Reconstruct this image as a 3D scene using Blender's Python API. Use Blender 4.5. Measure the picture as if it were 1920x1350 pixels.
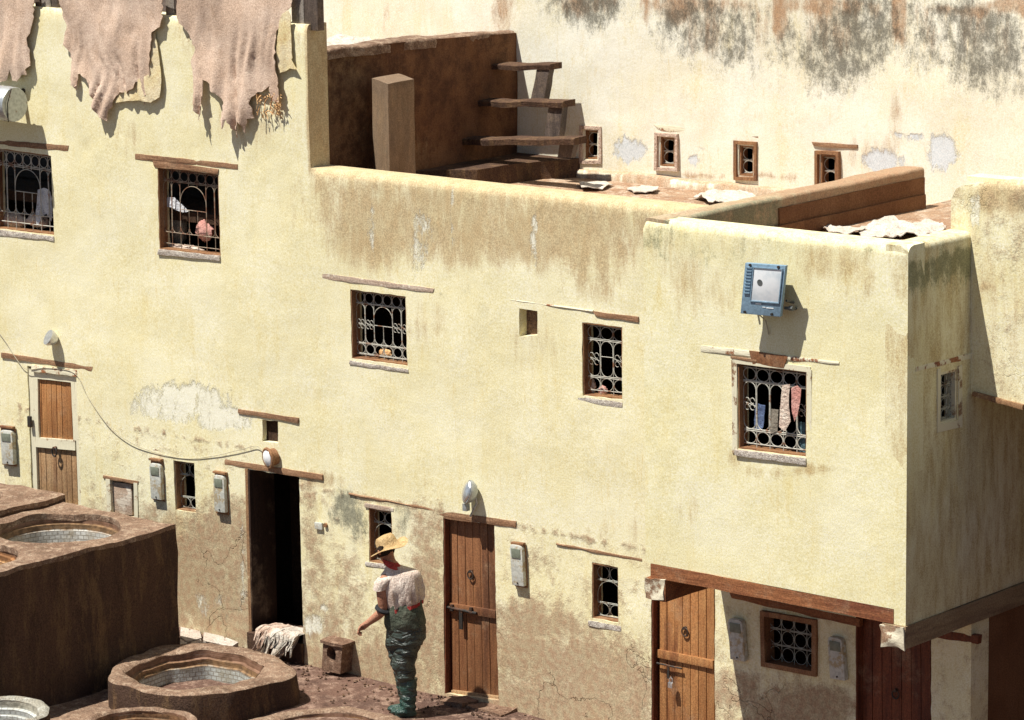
import bpy, bmesh, math, random
from mathutils import Vector, Matrix, noise
from mathutils.geometry import delaunay_2d_cdt
random.seed(7)
R = math.radians
for o in list(bpy.data.objects): bpy.data.objects.remove(o)
sc = bpy.context.scene
COL = sc.collection

# ------------------------------------------------------------------ camera
YAW, PIT, ROL, F = -0.700976, 0.19254334, -0.01413068, 6801.3
CAM = Vector((22.255, -25.434, 9.908))
fw = Vector((math.sin(YAW)*math.cos(PIT), math.cos(YAW)*math.cos(PIT), -math.sin(PIT)))
r0 = Vector((math.cos(YAW), -math.sin(YAW), 0)); u0 = r0.cross(fw)
rt = r0*math.cos(ROL) + u0*math.sin(ROL); up = -r0*math.sin(ROL) + u0*math.cos(ROL)
cd = bpy.data.cameras.new('Camera'); cam = bpy.data.objects.new('Camera', cd); COL.objects.link(cam)
m3 = Matrix((rt, up, -fw)).transposed()
cam.matrix_world = Matrix.Translation(CAM) @ m3.to_4x4()
cd.sensor_width = 36; cd.lens = F/1920*36; cd.clip_end = 500; cd.clip_start = .5
sc.camera = cam
# ------------------------------------------------------------------ sky and sun
SUN = Vector((.47, 1.0, -2.25)).normalized()          # direction the light travels
elev = math.asin(-SUN.z)
w = bpy.data.worlds.new('World'); sc.world = w; w.use_nodes = True
nt = w.node_tree; bg = nt.nodes['Background']
sky = nt.nodes.new('ShaderNodeTexSky'); sky.sky_type = 'NISHITA'; sky.sun_disc = False
sky.sun_elevation = elev; sky.sun_rotation = math.atan2(-SUN.x, -SUN.y)
nt.links.new(sky.outputs[0], bg.inputs[0]); bg.inputs[1].default_value = .05
ld = bpy.data.lights.new('Sun', 'SUN'); ld.energy = 5.0; ld.angle = R(.5); ld.color = (1, .965, .88)
sun = bpy.data.objects.new('Sun', ld); COL.objects.link(sun)
sun.rotation_euler = SUN.to_track_quat('-Z', 'Y').to_euler(); sun.location = (0, 0, 20)
sc.view_settings.view_transform = 'Standard'; sc.view_settings.look = 'None'
sc.view_settings.exposure = 0.56; sc.view_settings.gamma = 1
sc.render.resolution_x = 1024; sc.render.resolution_y = 720

# ------------------------------------------------------------------ measuring helpers: a sight line meets a real plane of the place
def ray(x, y): return fw + rt*((x-960)/F) - up*((y-675)/F)
def PX(x, y, X): d = ray(x, y); return CAM + d*((X-CAM.x)/d.x)
def PY(x, y, Y=0.): d = ray(x, y); return CAM + d*((Y-CAM.y)/d.y)
def PZ(x, y, Z=0.): d = ray(x, y); return CAM + d*((Z-CAM.z)/d.z)
def pj(P):
    v = Vector(P)-CAM; k = v.dot(fw); return 960+F*v.dot(rt)/k, 675-F*v.dot(up)/k
def lerp(a, b, t): return a+(b-a)*t
def sst(a, b, x):
    t = max(0, min(1, (x-a)/(b-a))); return t*t*(3-2*t)
def nz(*a): return noise.noise(Vector(a))

# ------------------------------------------------------------------ materials
class NT:
    def __init__(s, name, rough=.9, metal=0., spec=.3):
        s.m = bpy.data.materials.new(name); s.m.use_nodes = True; s.t = s.m.node_tree
        s.b = s.t.nodes['Principled BSDF']; s.b.inputs['Roughness'].default_value = rough
        s.b.inputs['Metallic'].default_value = metal; s.b.inputs['Specular IOR Level'].default_value = spec
        s.pos = s.n('ShaderNodeNewGeometry').outputs['Position']
    def n(s, k, **kw):
        x = s.t.nodes.new(k)
        for a, v in kw.items(): setattr(x, a, v)
        return x
    def l(s, a, b): s.t.links.new(a, b)
    def noise(s, scale, det=4, rough=.55, sc=(1, 1, 1), dist=0.):
        mp = s.n('ShaderNodeMapping'); mp.inputs['Scale'].default_value = sc; s.l(s.pos, mp.inputs[0])
        x = s.n('ShaderNodeTexNoise'); s.l(mp.outputs[0], x.inputs['Vector'])
        x.inputs['Scale'].default_value = scale; x.inputs['Detail'].default_value = det
        x.inputs['Roughness'].default_value = rough; x.inputs['Distortion'].default_value = dist
        return x.outputs[0]
    def ramp(s, v, a, b, lo=0., hi=1.):
        x = s.n('ShaderNodeMapRange', interpolation_type='SMOOTHSTEP'); s.l(v, x.inputs[0])
        for i, q in enumerate((a, b, lo, hi)): x.inputs[i+1].default_value = q
        return x.outputs[0]
    def math(s, op, a, b=None):
        x = s.n('ShaderNodeMath', operation=op)
        for i, q in enumerate((a, b)):
            if q is None: continue
            if isinstance(q, (int, float)): x.inputs[i].default_value = q
            else: s.l(q, x.inputs[i])
        return x.outputs[0]
    def mix(s, f, a, b, mode='MIX'):
        x = s.n('ShaderNodeMix', data_type='RGBA', blend_type=mode)
        for i, q in ((0, f), (6, a), (7, b)):
            if isinstance(q, (int, float)): x.inputs[i].default_value = q
            elif isinstance(q, tuple): x.inputs[i].default_value = q+(1,)
            else: s.l(q, x.inputs[i])
        return x.outputs[2]
    def attr(s, name):
        return s.n('ShaderNodeAttribute', attribute_name=name).outputs['Fac']
    def bump(s, h, dist, prev=None, st=1.):
        x = s.n('ShaderNodeBump'); x.inputs['Distance'].default_value = dist; x.inputs['Strength'].default_value = st
        s.l(h, x.inputs['Height'])
        if prev: s.l(prev, x.inputs['Normal'])
        return x.outputs[0]
    def out(s, col, nrm=None):
        if isinstance(col, tuple): s.b.inputs[0].default_value = col+(1,)
        else: s.l(col, s.b.inputs[0])
        if nrm: s.l(nrm, s.b.inputs['Normal'])
        return s.m

def plaster(name, c1, c2, brown, dirt, mold=(.13, .13, .10), pale=(.74, .76, .78), grime=.35):
    s = NT(name, .93, 0, .15)
    base = s.mix(s.ramp(s.noise(1.3, 5), .38, .64), c1, c2)
    base = s.mix(s.math('MULTIPLY', s.ramp(s.noise(5, 6, .65, (1, 1, .22)), .5, .75), .42), base, tuple(x*y for x, y in zip(c1, (.93, .84, .56))))
    base = s.mix(s.math('MULTIPLY', s.ramp(s.noise(3.3, 7, .7), .54, .74), grime), base, tuple(x*.70 for x in c2))
    stk = s.ramp(s.noise(26, 6, .7, (1, 1, .16)), .5, .72)
    base = s.mix(s.math('MULTIPLY', stk, s.ramp(s.noise(1.1, 3), .35, .65, .10, .42)), base, tuple(x*y for x, y in zip(c1, (.86, .70, .40))))
    base = s.mix(s.math('MULTIPLY', s.ramp(s.noise(18, 6, .7, (1, 1, .2)), .52, .75), .35), base, tuple(min(.9, x*1.12) for x in c2))
    # rain streaks, patches, wear and painted side-wall shade held on the wall as attributes, broken up by noise
    br = s.ramp(s.math('ADD', s.math('MULTIPLY', s.attr('brown'), 1.0), s.math('MULTIPLY', s.math('SUBTRACT', s.noise(4, 7, .68, (2.2, 2.2, .5)), .5), 1.7)), .24, .85)
    br = s.math('MULTIPLY', br, s.ramp(s.attr('brown'), 0., .18))
    base = s.mix(s.math('MULTIPLY', br, .85), base, s.mix(s.ramp(s.noise(9, 6, .7, (1, 1, .5)), .35, .68), brown, tuple(x*.6+y*.35 for x, y in zip(brown, c1))))
    dt = s.ramp(s.math('ADD', s.attr('dirt'), s.math('MULTIPLY', s.math('SUBTRACT', s.noise(5.5, 8, .72), .5), 2.1)), .14, .78)  # dirt also carries the painted shade of the projecting block's side wall
    dt = s.math('MULTIPLY', dt, s.ramp(s.attr('dirt'), 0., .18))
    base = s.mix(s.math('MULTIPLY', dt, .9), base, s.mix(s.ramp(s.noise(14, 5), .35, .65), dirt, tuple(x*.55+y*.3 for x, y in zip(dirt, c1))))
    pl = s.math('MULTIPLY', s.ramp(s.math('ADD', s.attr('pale'), s.math('MULTIPLY', s.math('SUBTRACT', s.noise(5, 9, .8, (1.2, 1.2, .5)), .5), 2.6)), .4, .75), .85)
    pl = s.math('MULTIPLY', pl, s.ramp(s.attr('pale'), 0., .18))
    base = s.mix(pl, base, pale)
    md = s.ramp(s.math('ADD', s.attr('mold'), s.math('MULTIPLY', s.math('SUBTRACT', s.noise(5, 10, .85, (1.2, 1.2, .8)), .5), 3.0)), .30, .95)
    md = s.math('MULTIPLY', md, s.ramp(s.attr('mold'), 0., .18))
    base = s.mix(s.math('MULTIPLY', md, .80), base, mold)
    # hairline cracks
    mp = s.n('ShaderNodeVectorMath', operation='ADD'); s.l(s.pos, mp.inputs[0])
    nv = s.n('ShaderNodeTexNoise'); nv.inputs['Scale'].default_value = 2.6; nv.inputs['Detail'].default_value = 6; s.l(s.pos, nv.inputs['Vector'])
    sc2 = s.n('ShaderNodeVectorMath', operation='SCALE'); sc2.inputs['Scale'].default_value = 1.1; s.l(nv.outputs['Color'], sc2.inputs[0]); s.l(sc2.outputs[0], mp.inputs[1])
    vo = s.n('ShaderNodeTexVoronoi', feature='DISTANCE_TO_EDGE'); vo.inputs['Scale'].default_value = 1.1; s.l(mp.outputs[0], vo.inputs['Vector'])
    ck = s.math('MULTIPLY', s.math('MULTIPLY', s.attr('dirt'), 1.3), s.math('MULTIPLY', s.ramp(vo.outputs['Distance'], .0, .010, 1, 0), s.ramp(s.math('ADD', s.noise(.9, 2), s.math('MULTIPLY', s.attr('dirt'), .12)), .60, .66)))
    base = s.mix(s.math('MULTIPLY', ck, .4), base, tuple(x*.4 for x in brown))
    base = s.mix(.27, base, s.mix(s.ramp(s.noise(75, 3, .7), .3, .7), (0, 0, 0), (1, 1, 1)), 'OVERLAY')
    b = s.bump(s.noise(5, 7, .55), .006)
    b = s.bump(s.noise(38, 5, .6), .0018, b)
    b = s.bump(s.math('ADD', s.math('MULTIPLY', pl, -.6), s.math('MULTIPLY', ck, -1.)), .008, b)
    b = s.bump(dt, .004, b)
    return s.out(base, b)

M = {}
M['yellow'] = plaster('yellow_limewash', (.73, .665, .42), (.775, .725, .51), (.44, .31, .165), (.35, .22, .135), pale=(.76, .74, .62))
M['yellow_clean'] = plaster('yellow_limewash_clean', (.735, .675, .42), (.775, .73, .51), (.46, .33, .15), (.36, .25, .14), mold=(.20, .20, .11), grime=.2)
M['cream'] = plaster('cream_limewash', (.76, .72, .57), (.80, .775, .66), (.36, .19, .09), (.42, .29, .18), mold=(.075, .07, .055), pale=(.60, .64, .68))
M['taupe'] = plaster('taupe_masonry', (.17, .115, .075), (.22, .155, .105), (.30, .20, .12), (.10, .06, .04), grime=.5)
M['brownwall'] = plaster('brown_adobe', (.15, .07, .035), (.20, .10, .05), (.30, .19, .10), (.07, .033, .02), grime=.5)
M['cap'] = plaster('parapet_cap', (.42, .34, .22), (.50, .43, .30), (.34, .19, .11), (.30, .18, .11), mold=(.19, .20, .13), grime=.5)

def earth(name, c1, c2, c3, sc=6, rough=.95, bd=.03, st=(1, 1, 1)):
    s = NT(name, rough, 0, .2)
    c = s.mix(s.ramp(s.noise(sc*.4, 5, .55, st), .35, .65), c1, c2)
    c = s.mix(s.ramp(s.noise(sc*2, 8, .78, st), .47, .64), c, c3)
    c = s.mix(s.math('MULTIPLY', s.ramp(s.noise(sc*1.1, 9, .8, st), .5, .68), .7), c, tuple(x*.42 for x in c1))
    c = s.mix(.34, c, s.mix(s.ramp(s.noise(70, 3, .7), .3, .7), (0, 0, 0), (1, 1, 1)), 'OVERLAY')
    b = s.bump(s.noise(sc*1.5, 8, .7), bd); b = s.bump(s.noise(45, 5, .7), .012, b)
    return s.out(c, b)
M['ground'] = earth('trodden_earth', (.15, .085, .062), (.09, .052, .04), (.30, .20, .15), 3)
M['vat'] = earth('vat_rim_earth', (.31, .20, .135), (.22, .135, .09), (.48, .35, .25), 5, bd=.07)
M['vatside'] = earth('vat_side_earth', (.10, .056, .036), (.062, .036, .026), (.16, .095, .05), 3, bd=.03, st=(1, 1, .25))  # much darker than the rim earth, painting in the tank sides' shade
M['vatgrey'] = earth('vat_rim_grey', (.36, .34, .28), (.30, .26, .20), (.48, .47, .42), 5, bd=.04)
M['terrace'] = earth('terrace_floor', (.30, .17, .10), (.38, .25, .16), (.52, .42, .32), 3)
M['stone'] = earth('pale_paving_stone', (.50, .43, .36), (.58, .52, .46), (.40, .32, .26), 6, bd=.02)
M['clay'] = earth('clay_drain', (.15, .085, .055), (.20, .12, .08), (.30, .2, .14), 8, bd=.02)
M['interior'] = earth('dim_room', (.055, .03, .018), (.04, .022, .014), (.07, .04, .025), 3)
M['unlit_dark'] = earth('dark_room', (.012, .009, .007), (.01, .008, .007), (.016, .012, .01), 3)  # near-black colour stands in for the dark of unlit rooms and holes

def tiles(name, light, ochre, grout, ztop, dark_band):
    """inner wall of a vat: brown lip, ochre ledge, then glazed tiles with dark joints"""
    s = NT(name, .55, 0, .4)
    sx = s.n('ShaderNodeSeparateXYZ'); s.l(s.pos, sx.inputs[0])
    at = s.attr('arc')
    cb = s.n('ShaderNodeCombineXYZ'); s.l(at, cb.inputs[0]); s.l(sx.outputs['Z'], cb.inputs[1])
    bk = s.n('ShaderNodeTexBrick'); s.l(cb.outputs[0], bk.inputs['Vector'])
    bk.inputs['Scale'].default_value = 1.; bk.inputs['Brick Width'].default_value = .062; bk.inputs['Row Height'].default_value = .042
    bk.inputs['Mortar Size'].default_value = .0042; bk.inputs['Mortar Smooth'].default_value = .3
    bk.inputs['Color1'].default_value = light+(1,); bk.inputs['Color2'].default_value = tuple(x*.8 for x in light)+(1,)
    bk.inputs['Mortar'].default_value = grout+(1,)
    c = s.mix(s.ramp(s.noise(5, 8, .75), .42, .68), bk.outputs['Color'], tuple(x*y for x, y in zip(light, (.6, .52, .42))))
    zn = s.math('ADD', sx.outputs['Z'], s.math('MULTIPLY', s.math('SUBTRACT', s.noise(8, 4), .5), .04))
    c = s.mix(s.ramp(zn, ztop-dark_band-.075, ztop-dark_band-.055), c, s.mix(s.ramp(s.noise(14, 6), .4, .6), ochre, tuple(x*.55 for x in ochre)))
    c = s.mix(s.ramp(zn, ztop-dark_band-.01, ztop-dark_band+.01), c, s.mix(s.ramp(s.noise(10, 6), .4, .6), (.16, .085, .05), (.25, .14, .09)))
    return s.out(c, s.bump(bk.outputs['Fac'], -.006, s.bump(s.noise(20, 6), .008)))

def wood(name, c1, c2, c3, rough=.65, paint=None, scz=.12, axis='z'):
    s = NT(name, rough, 0, .3)
    rnd = s.n('ShaderNodeNewGeometry').outputs['Random Per Island']
    sc = {'z': (1, 1, scz), 'x': (scz, 1, 1), 'y': (1, scz, 1)}[axis]
    c = s.mix(s.ramp(s.noise(26, 8, .7, sc), .32, .7), c1, c2)
    c = s.mix(s.ramp(s.noise(5, 6, .65, sc, .4), .48, .68), c, c3)
    c = s.mix(s.math('MULTIPLY', s.ramp(s.noise(3.2, 8, .75), .5, .72), .45), c, (.42, .30, .19))
    c = s.mix(s.math('MULTIPLY', rnd, .38), c, tuple(x*.45 for x in c1))
    c = s.mix(.3, c, s.mix(s.ramp(s.noise(70, 3, .7), .3, .7), (0, 0, 0), (1, 1, 1)), 'OVERLAY')
    if paint:
        pc, amt = paint
        c = s.mix(s.ramp(s.noise(5, 8, .7), .5-amt*.35, .56-amt*.35, 0, 1), c, pc)
    b = s.bump(s.noise(32, 8, .7, sc), .008)
    return s.out(c, b)
M['door_red'] = wood('oiled_cedar', (.20, .080, .034), (.31, .14, .06), (.11, .045, .022))
M['door_orange'] = wood('orange_cedar', (.35, .145, .05), (.47, .235, .09), (.19, .07, .028))  # lighter, more orange wood than the red cedar
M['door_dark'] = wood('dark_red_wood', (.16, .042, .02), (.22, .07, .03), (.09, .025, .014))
M['door_old'] = wood('weathered_brown_planks', (.34, .19, .09), (.46, .30, .16), (.24, .12, .06))
M['leaf_dark'] = wood('shade_dark_wood', (.035, .018, .012), (.055, .028, .018), (.02, .011, .008))  # near-black: the folded leaf's shade is put into the wood colour
M['beam'] = wood('red_brown_beam', (.23, .085, .035), (.33, .135, .055), (.16, .05, .025), axis='x')
M['beamy'] = wood('grey_brown_beam', (.30, .21, .12), (.40, .30, .18), (.18, .11, .07), axis='y')
M['beamend'] = wood('rough_beam_end', (.30, .17, .10), (.42, .30, .20), (.14, .07, .04), scz=1., paint=((.66, .6, .45), .25))
M['lintel'] = wood('lintel_wood', (.24, .125, .065), (.36, .21, .12), (.14, .065, .035), axis='x', paint=((.66, .55, .36), -.42))
M['lintel_grey'] = wood('greyed_lintel', (.42, .30, .22), (.52, .42, .34), (.30, .17, .10), axis='x', paint=((.62, .54, .44), -.1))
M['lintel_white'] = wood('whitewashed_lintel', (.30, .11, .05), (.36, .15, .06), (.20, .07, .04), axis='x', paint=((.72, .67, .50), .2))
M['frame'] = wood('window_frame_wood', (.27, .14, .07), (.38, .23, .12), (.18, .09, .05), paint=((.60, .48, .30), -.3))
M['frame_brown'] = wood('brown_window_frame', (.25, .12, .055), (.33, .17, .08), (.17, .07, .035))
M['frame_white'] = wood('whitewashed_frame', (.36, .22, .12), (.40, .28, .18), (.26, .13, .07), paint=((.70, .65, .48), .35))
M['post'] = wood('grey_post', (.30, .26, .22), (.42, .38, .33), (.17, .14, .12))
M['postdark'] = wood('dark_post', (.10, .075, .06), (.16, .12, .10), (.06, .045, .04))
M['sill'] = earth('mortar_sill', (.50, .44, .38), (.60, .55, .48), (.40, .32, .26), 9, bd=.02)

def metal(name, c, rough=.5, met=.7, rust=None, amt=.5):
    s = NT(name, rough, met, .5)
    col = s.mix(s.ramp(s.noise(30, 5), .35, .7), c, tuple(x*.75 for x in c))
    if rust: col = s.mix(s.ramp(s.noise(12, 7, .7), .62-amt*.2, .7-amt*.2), col, rust)
    return s.out(col, s.bump(s.noise(40, 4), .002))
M['grille_w'] = metal('white_painted_iron', (.50, .48, .41), .6, 0, (.26, .13, .07), .45)
M['grille_r'] = metal('rusty_iron', (.36, .29, .21), .7, .1, (.24, .12, .07), .8)
M['grille_g'] = metal('grey_iron', (.42, .42, .36), .6, .1, (.17, .12, .08), .5)
M['iron'] = metal('black_iron', (.05, .045, .04), .6, .5, (.12, .06, .035), .5)
M['galv'] = metal('galvanised_sheet', (.50, .53, .54), .42, .6, (.26, .20, .16), .2)
M['meter'] = metal('white_meter_case', (.56, .56, .50), .6, 0, (.40, .32, .20), .6)
M['metershade'] = metal('meter_screen', (.20, .22, .17), .35, 0)
M['blue'] = metal('blue_grey_housing', (.23, .35, .46), .5, .1)
M['darkmetal'] = metal('lamp_back', (.13, .14, .14), .6, .3)
M['silver'] = metal('silver_reflector', (.72, .72, .72), .28, .8)
M['wire'] = metal('pale_cable', (.46, .41, .29), .7, 0)
s = NT('lamp_glass', .12, .15, .8); M['glass'] = s.out(s.mix(s.ramp(s.noise(5, 3), .35, .6), (.58, .66, .72), (.84, .87, .90)))  # pale blue-white tones paint in the reflection on the glass
s = NT('white_marks', .6); M['white'] = s.out((.8, .8, .8))
def fabric(name, c1, c2, c3=None, sc=6, rough=.9, b=.02, stretch=(1, 1, 1)):
    s = NT(name, rough, 0, .2)
    c = s.mix(s.ramp(s.noise(sc, 6, .6, stretch), .35, .66), c1, c2)
    if c3: c = s.mix(s.ramp(s.noise(sc*1.7, 7, .7, stretch), .52, .72), c, c3)
    c = s.mix(.28, c, s.mix(s.ramp(s.noise(80, 3, .7), .3, .7), (0, 0, 0), (1, 1, 1)), 'OVERLAY')
    return s.out(c, s.bump(s.noise(sc*3, 6, .6, stretch), b, s.bump(s.noise(60, 3), .004)))
M['hide'] = fabric('brown_pink_hide', (.52, .375, .28), (.58, .44, .345), (.46, .32, .23), 3, b=.006)
M['hidepale'] = fabric('raw_yellow_hide', (.62, .50, .27), (.70, .60, .40), (.50, .33, .14), 4, b=.006)
M['hidewhite'] = fabric('white_hide', (.50, .44, .37), (.58, .53, .46), (.38, .26, .20), 8)
M['hidepink'] = fabric('pinkish_hide', (.48, .34, .26), (.60, .48, .39), (.42, .24, .17), 9)
M['wool'] = fabric('orange_wool_fringe', (.60, .33, .14), (.72, .48, .25), (.42, .2, .08), 14)
M['cl_blue'] = fabric('blue_cloth', (.08, .11, .20), (.13, .17, .28))
M['cl_grey'] = fabric('grey_cloth', (.16, .14, .11), (.23, .20, .16))
M['cl_cream'] = fabric('cream_cloth', (.55, .42, .34), (.68, .58, .48), (.40, .22, .17), 12)
M['cl_pink'] = fabric('pink_cloth', (.52, .24, .20), (.60, .34, .29))
M['cl_teal'] = fabric('teal_cloth', (.05, .09, .10), (.09, .15, .17))
M['cl_white'] = fabric('white_cloth', (.55, .56, .60), (.72, .72, .72), (.30, .26, .28), 10)
M['skin'] = fabric('tanned_skin', (.33, .155, .095), (.39, .19, .12), None, 12, .6, .004)
M['vest'] = fabric('dusty_white_vest', (.54, .43, .36), (.62, .53, .46), (.38, .26, .19), 7, b=.03, stretch=(1, 1, .4))
M['red'] = fabric('red_trim', (.30, .035, .03), (.38, .055, .05), None)
M['straw'] = fabric('straw', (.42, .28, .13), (.52, .37, .19), (.30, .17, .075), 18, b=.01)
M['waist'] = fabric('dark_green_cloth', (.06, .07, .05), (.11, .115, .085), (.035, .04, .03), 8)
M['cuff'] = fabric('black_cuff', (.02, .02, .022), (.035, .035, .04))
M['hair'] = fabric('dark_hair', (.02, .012, .008), (.03, .02, .014))
s = NT('wet_green_rubber', .42, 0, .6)
c = s.mix(s.ramp(s.noise(7, 6, .6), .35, .65), (.022, .030, .024), (.045, .060, .050)); c = s.mix(s.ramp(s.noise(9, 6, .7), .6, .8), c, (.085, .095, .08))
M['rubber'] = s.out(c, s.bump(s.noise(6.5, 3, .5, (1, 1, 2.0), 1.2), .06))
s = NT('green_boot', .32, 0, .6); M['boot'] = s.out(s.mix(s.ramp(s.noise(12, 5), .4, .7), (.014, .048, .038), (.035, .08, .065)), s.bump(s.noise(12, 5, .6, (1, 1, 2.5)), .03))

# ------------------------------------------------------------------ object helpers
def wpos(o):
    p = Vector((0, 0, 0))
    while o: p += o.location; o = o.parent
    return p
def link(name, me, mat, parent=None, sharp=None, smooth=True):
    off = wpos(parent)
    if off.length > 1e-9: me.transform(Matrix.Translation(-off))
    for mm in (mat if isinstance(mat, list) else [mat]): me.materials.append(M[mm] if isinstance(mm, str) else mm)
    if smooth:
        me.polygons.foreach_set('use_smooth', [True]*len(me.polygons)); me.update()
        if sharp is not None: me.set_sharp_from_angle(angle=R(sharp))
    o = bpy.data.objects.new(name, me); COL.objects.link(o); o.parent = parent
    return o
def thing(name, label, cat, loc=(0, 0, 0), group=None):
    o = bpy.data.objects.new(name, None); COL.objects.link(o); o.location = loc; o.empty_display_size = .2
    return tag(o, label, cat, group)
def tag(o, label, cat, group=None):
    o['label'] = label; o['category'] = cat
    if group: o['group'] = group
    return o
def structure(o): o['kind'] = 'structure'; return o

class MB:
    def __init__(s): s.v = []; s.f = []; s.mi = []
    def add(s, vs, fs, mi=0):
        b = len(s.v); s.v += [Vector(v) for v in vs]; s.f += [tuple(i+b for i in f) for f in fs]; s.mi += [mi]*len(fs); return s
    def hexa(s, p, mi=0):       # p: 8 points, 0-3 one face loop, 4-7 the opposite
        return s.add(p, [(0, 1, 2, 3), (7, 6, 5, 4), (0, 4, 5, 1), (1, 5, 6, 2), (2, 6, 7, 3), (3, 7, 4, 0)], mi)
    def slab(s, q, d, mi=0):    # quad q pushed by vector d
        d = Vector(d); q = [Vector(a) for a in q]; return s.hexa(q+[a+d for a in q], mi)
    def box(s, a, b, mi=0):
        x0, y0, z0 = a; x1, y1, z1 = b
        return s.hexa([(x0, y0, z0), (x1, y0, z0), (x1, y0, z1), (x0, y0, z1), (x0, y1, z0), (x1, y1, z0), (x1, y1, z1), (x0, y1, z1)], mi)
    def tube(s, pts, r, n=6, closed=False, caps=True, mi=0):
        pts = [Vector(p) for p in pts]; N = len(pts); base = len(s.v); prev = None
        for i, p in enumerate(pts):
            t = (pts[(i+1) % N] if (closed or i < N-1) else p) - (pts[i-1] if (closed or i > 0) else p)
            t.normalize()
            a = prev if prev else (Vector((0, 0, 1)) if abs(t.z) < .9 else Vector((1, 0, 0)))
            x = (a - t*a.dot(t)).normalized(); y = t.cross(x); prev = x
            rr = r[i] if isinstance(r, (list, tuple)) else r
            for k in range(n):
                an = 2*math.pi*k/n; s.v.append(p + x*math.cos(an)*rr + y*math.sin(an)*rr)
        M_ = N if closed else N-1
        for i in range(M_):
            for k in range(n):
                a = base+i*n+k; b = base+i*n+(k+1) % n; j = (i+1) % N; c2 = base+j*n+(k+1) % n; d = base+j*n+k
                s.f.append((a, b, c2, d)); s.mi.append(mi)
        if caps and not closed:
            s.f.append(tuple(base+k for k in reversed(range(n)))); s.f.append(tuple(base+(N-1)*n+k for k in range(n))); s.mi += [mi, mi]
        return s
    def loft(s, rings, caps=True, mi=0):     # rings: equal-length closed loops
        base = len(s.v); n = len(rings[0])
        for r_ in rings: s.v += [Vector(p) for p in r_]
        for i in range(len(rings)-1):
            for k in range(n):
                s.f.append((base+i*n+k, base+i*n+(k+1) % n, base+(i+1)*n+(k+1) % n, base+(i+1)*n+k)); s.mi.append(mi)
        if caps:
            s.f.append(tuple(base+k for k in reversed(range(n)))); s.f.append(tuple(base+(len(rings)-1)*n+k for k in range(n))); s.mi += [mi, mi]
        return s
    def mesh(s, name='mesh', bevel=0, sub=0):
        me = bpy.data.meshes.new(name); me.from_pydata([tuple(v) for v in s.v], [], s.f)
        me.polygons.foreach_set('material_index', s.mi)
        bm = bmesh.new(); bm.from_mesh(me); bmesh.ops.recalc_face_normals(bm, faces=bm.faces)
        if sub: bmesh.ops.subdivide_edges(bm, edges=bm.edges[:], cuts=sub, use_grid_fill=True)
        if bevel: bmesh.ops.bevel(bm, geom=bm.edges[:], offset=bevel, segments=2, affect='EDGES', profile=.6)
        bm.to_mesh(me); bm.free(); return me
    def build(s, name, mat, parent=None, bevel=0, sharp=35, wob=0, wsc=4, sub=0, smooth=True):
        me = s.mesh(name, bevel, sub)
        if wob:
            for v in me.vertices: v.co += noise.noise_vector(v.co*wsc)*wob
        return link(name, me, mat, parent, sharp, smooth)

def densify(loop, step):
    out = []
    for i, a in enumerate(loop):
        b = loop[(i+1) % len(loop)]; n = max(1, int(math.hypot(b[0]-a[0], b[1]-a[1])/step+.5))
        out += [(lerp(a[0], b[0], k/n), lerp(a[1], b[1], k/n)) for k in range(n)]
    return out
def inside(p, loop):
    x, y = p; c = False; n = len(loop); j = n-1
    for i in range(n):
        xi, yi = loop[i]; xj, yj = loop[j]
        if (yi > y) != (yj > y) and x < (xj-xi)*(y-yi)/(yj-yi)+xi: c = not c
        j = i
    return c
def blob(px, py, B):
    v = 0
    for (x, y, rx, ry, st) in B:
        d = ((px-x)/rx)**2+((py-y)/ry)**2
        if d < 4: v = max(v, st*math.exp(-d*d*.7)) if d < 4 else v
    return v

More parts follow.
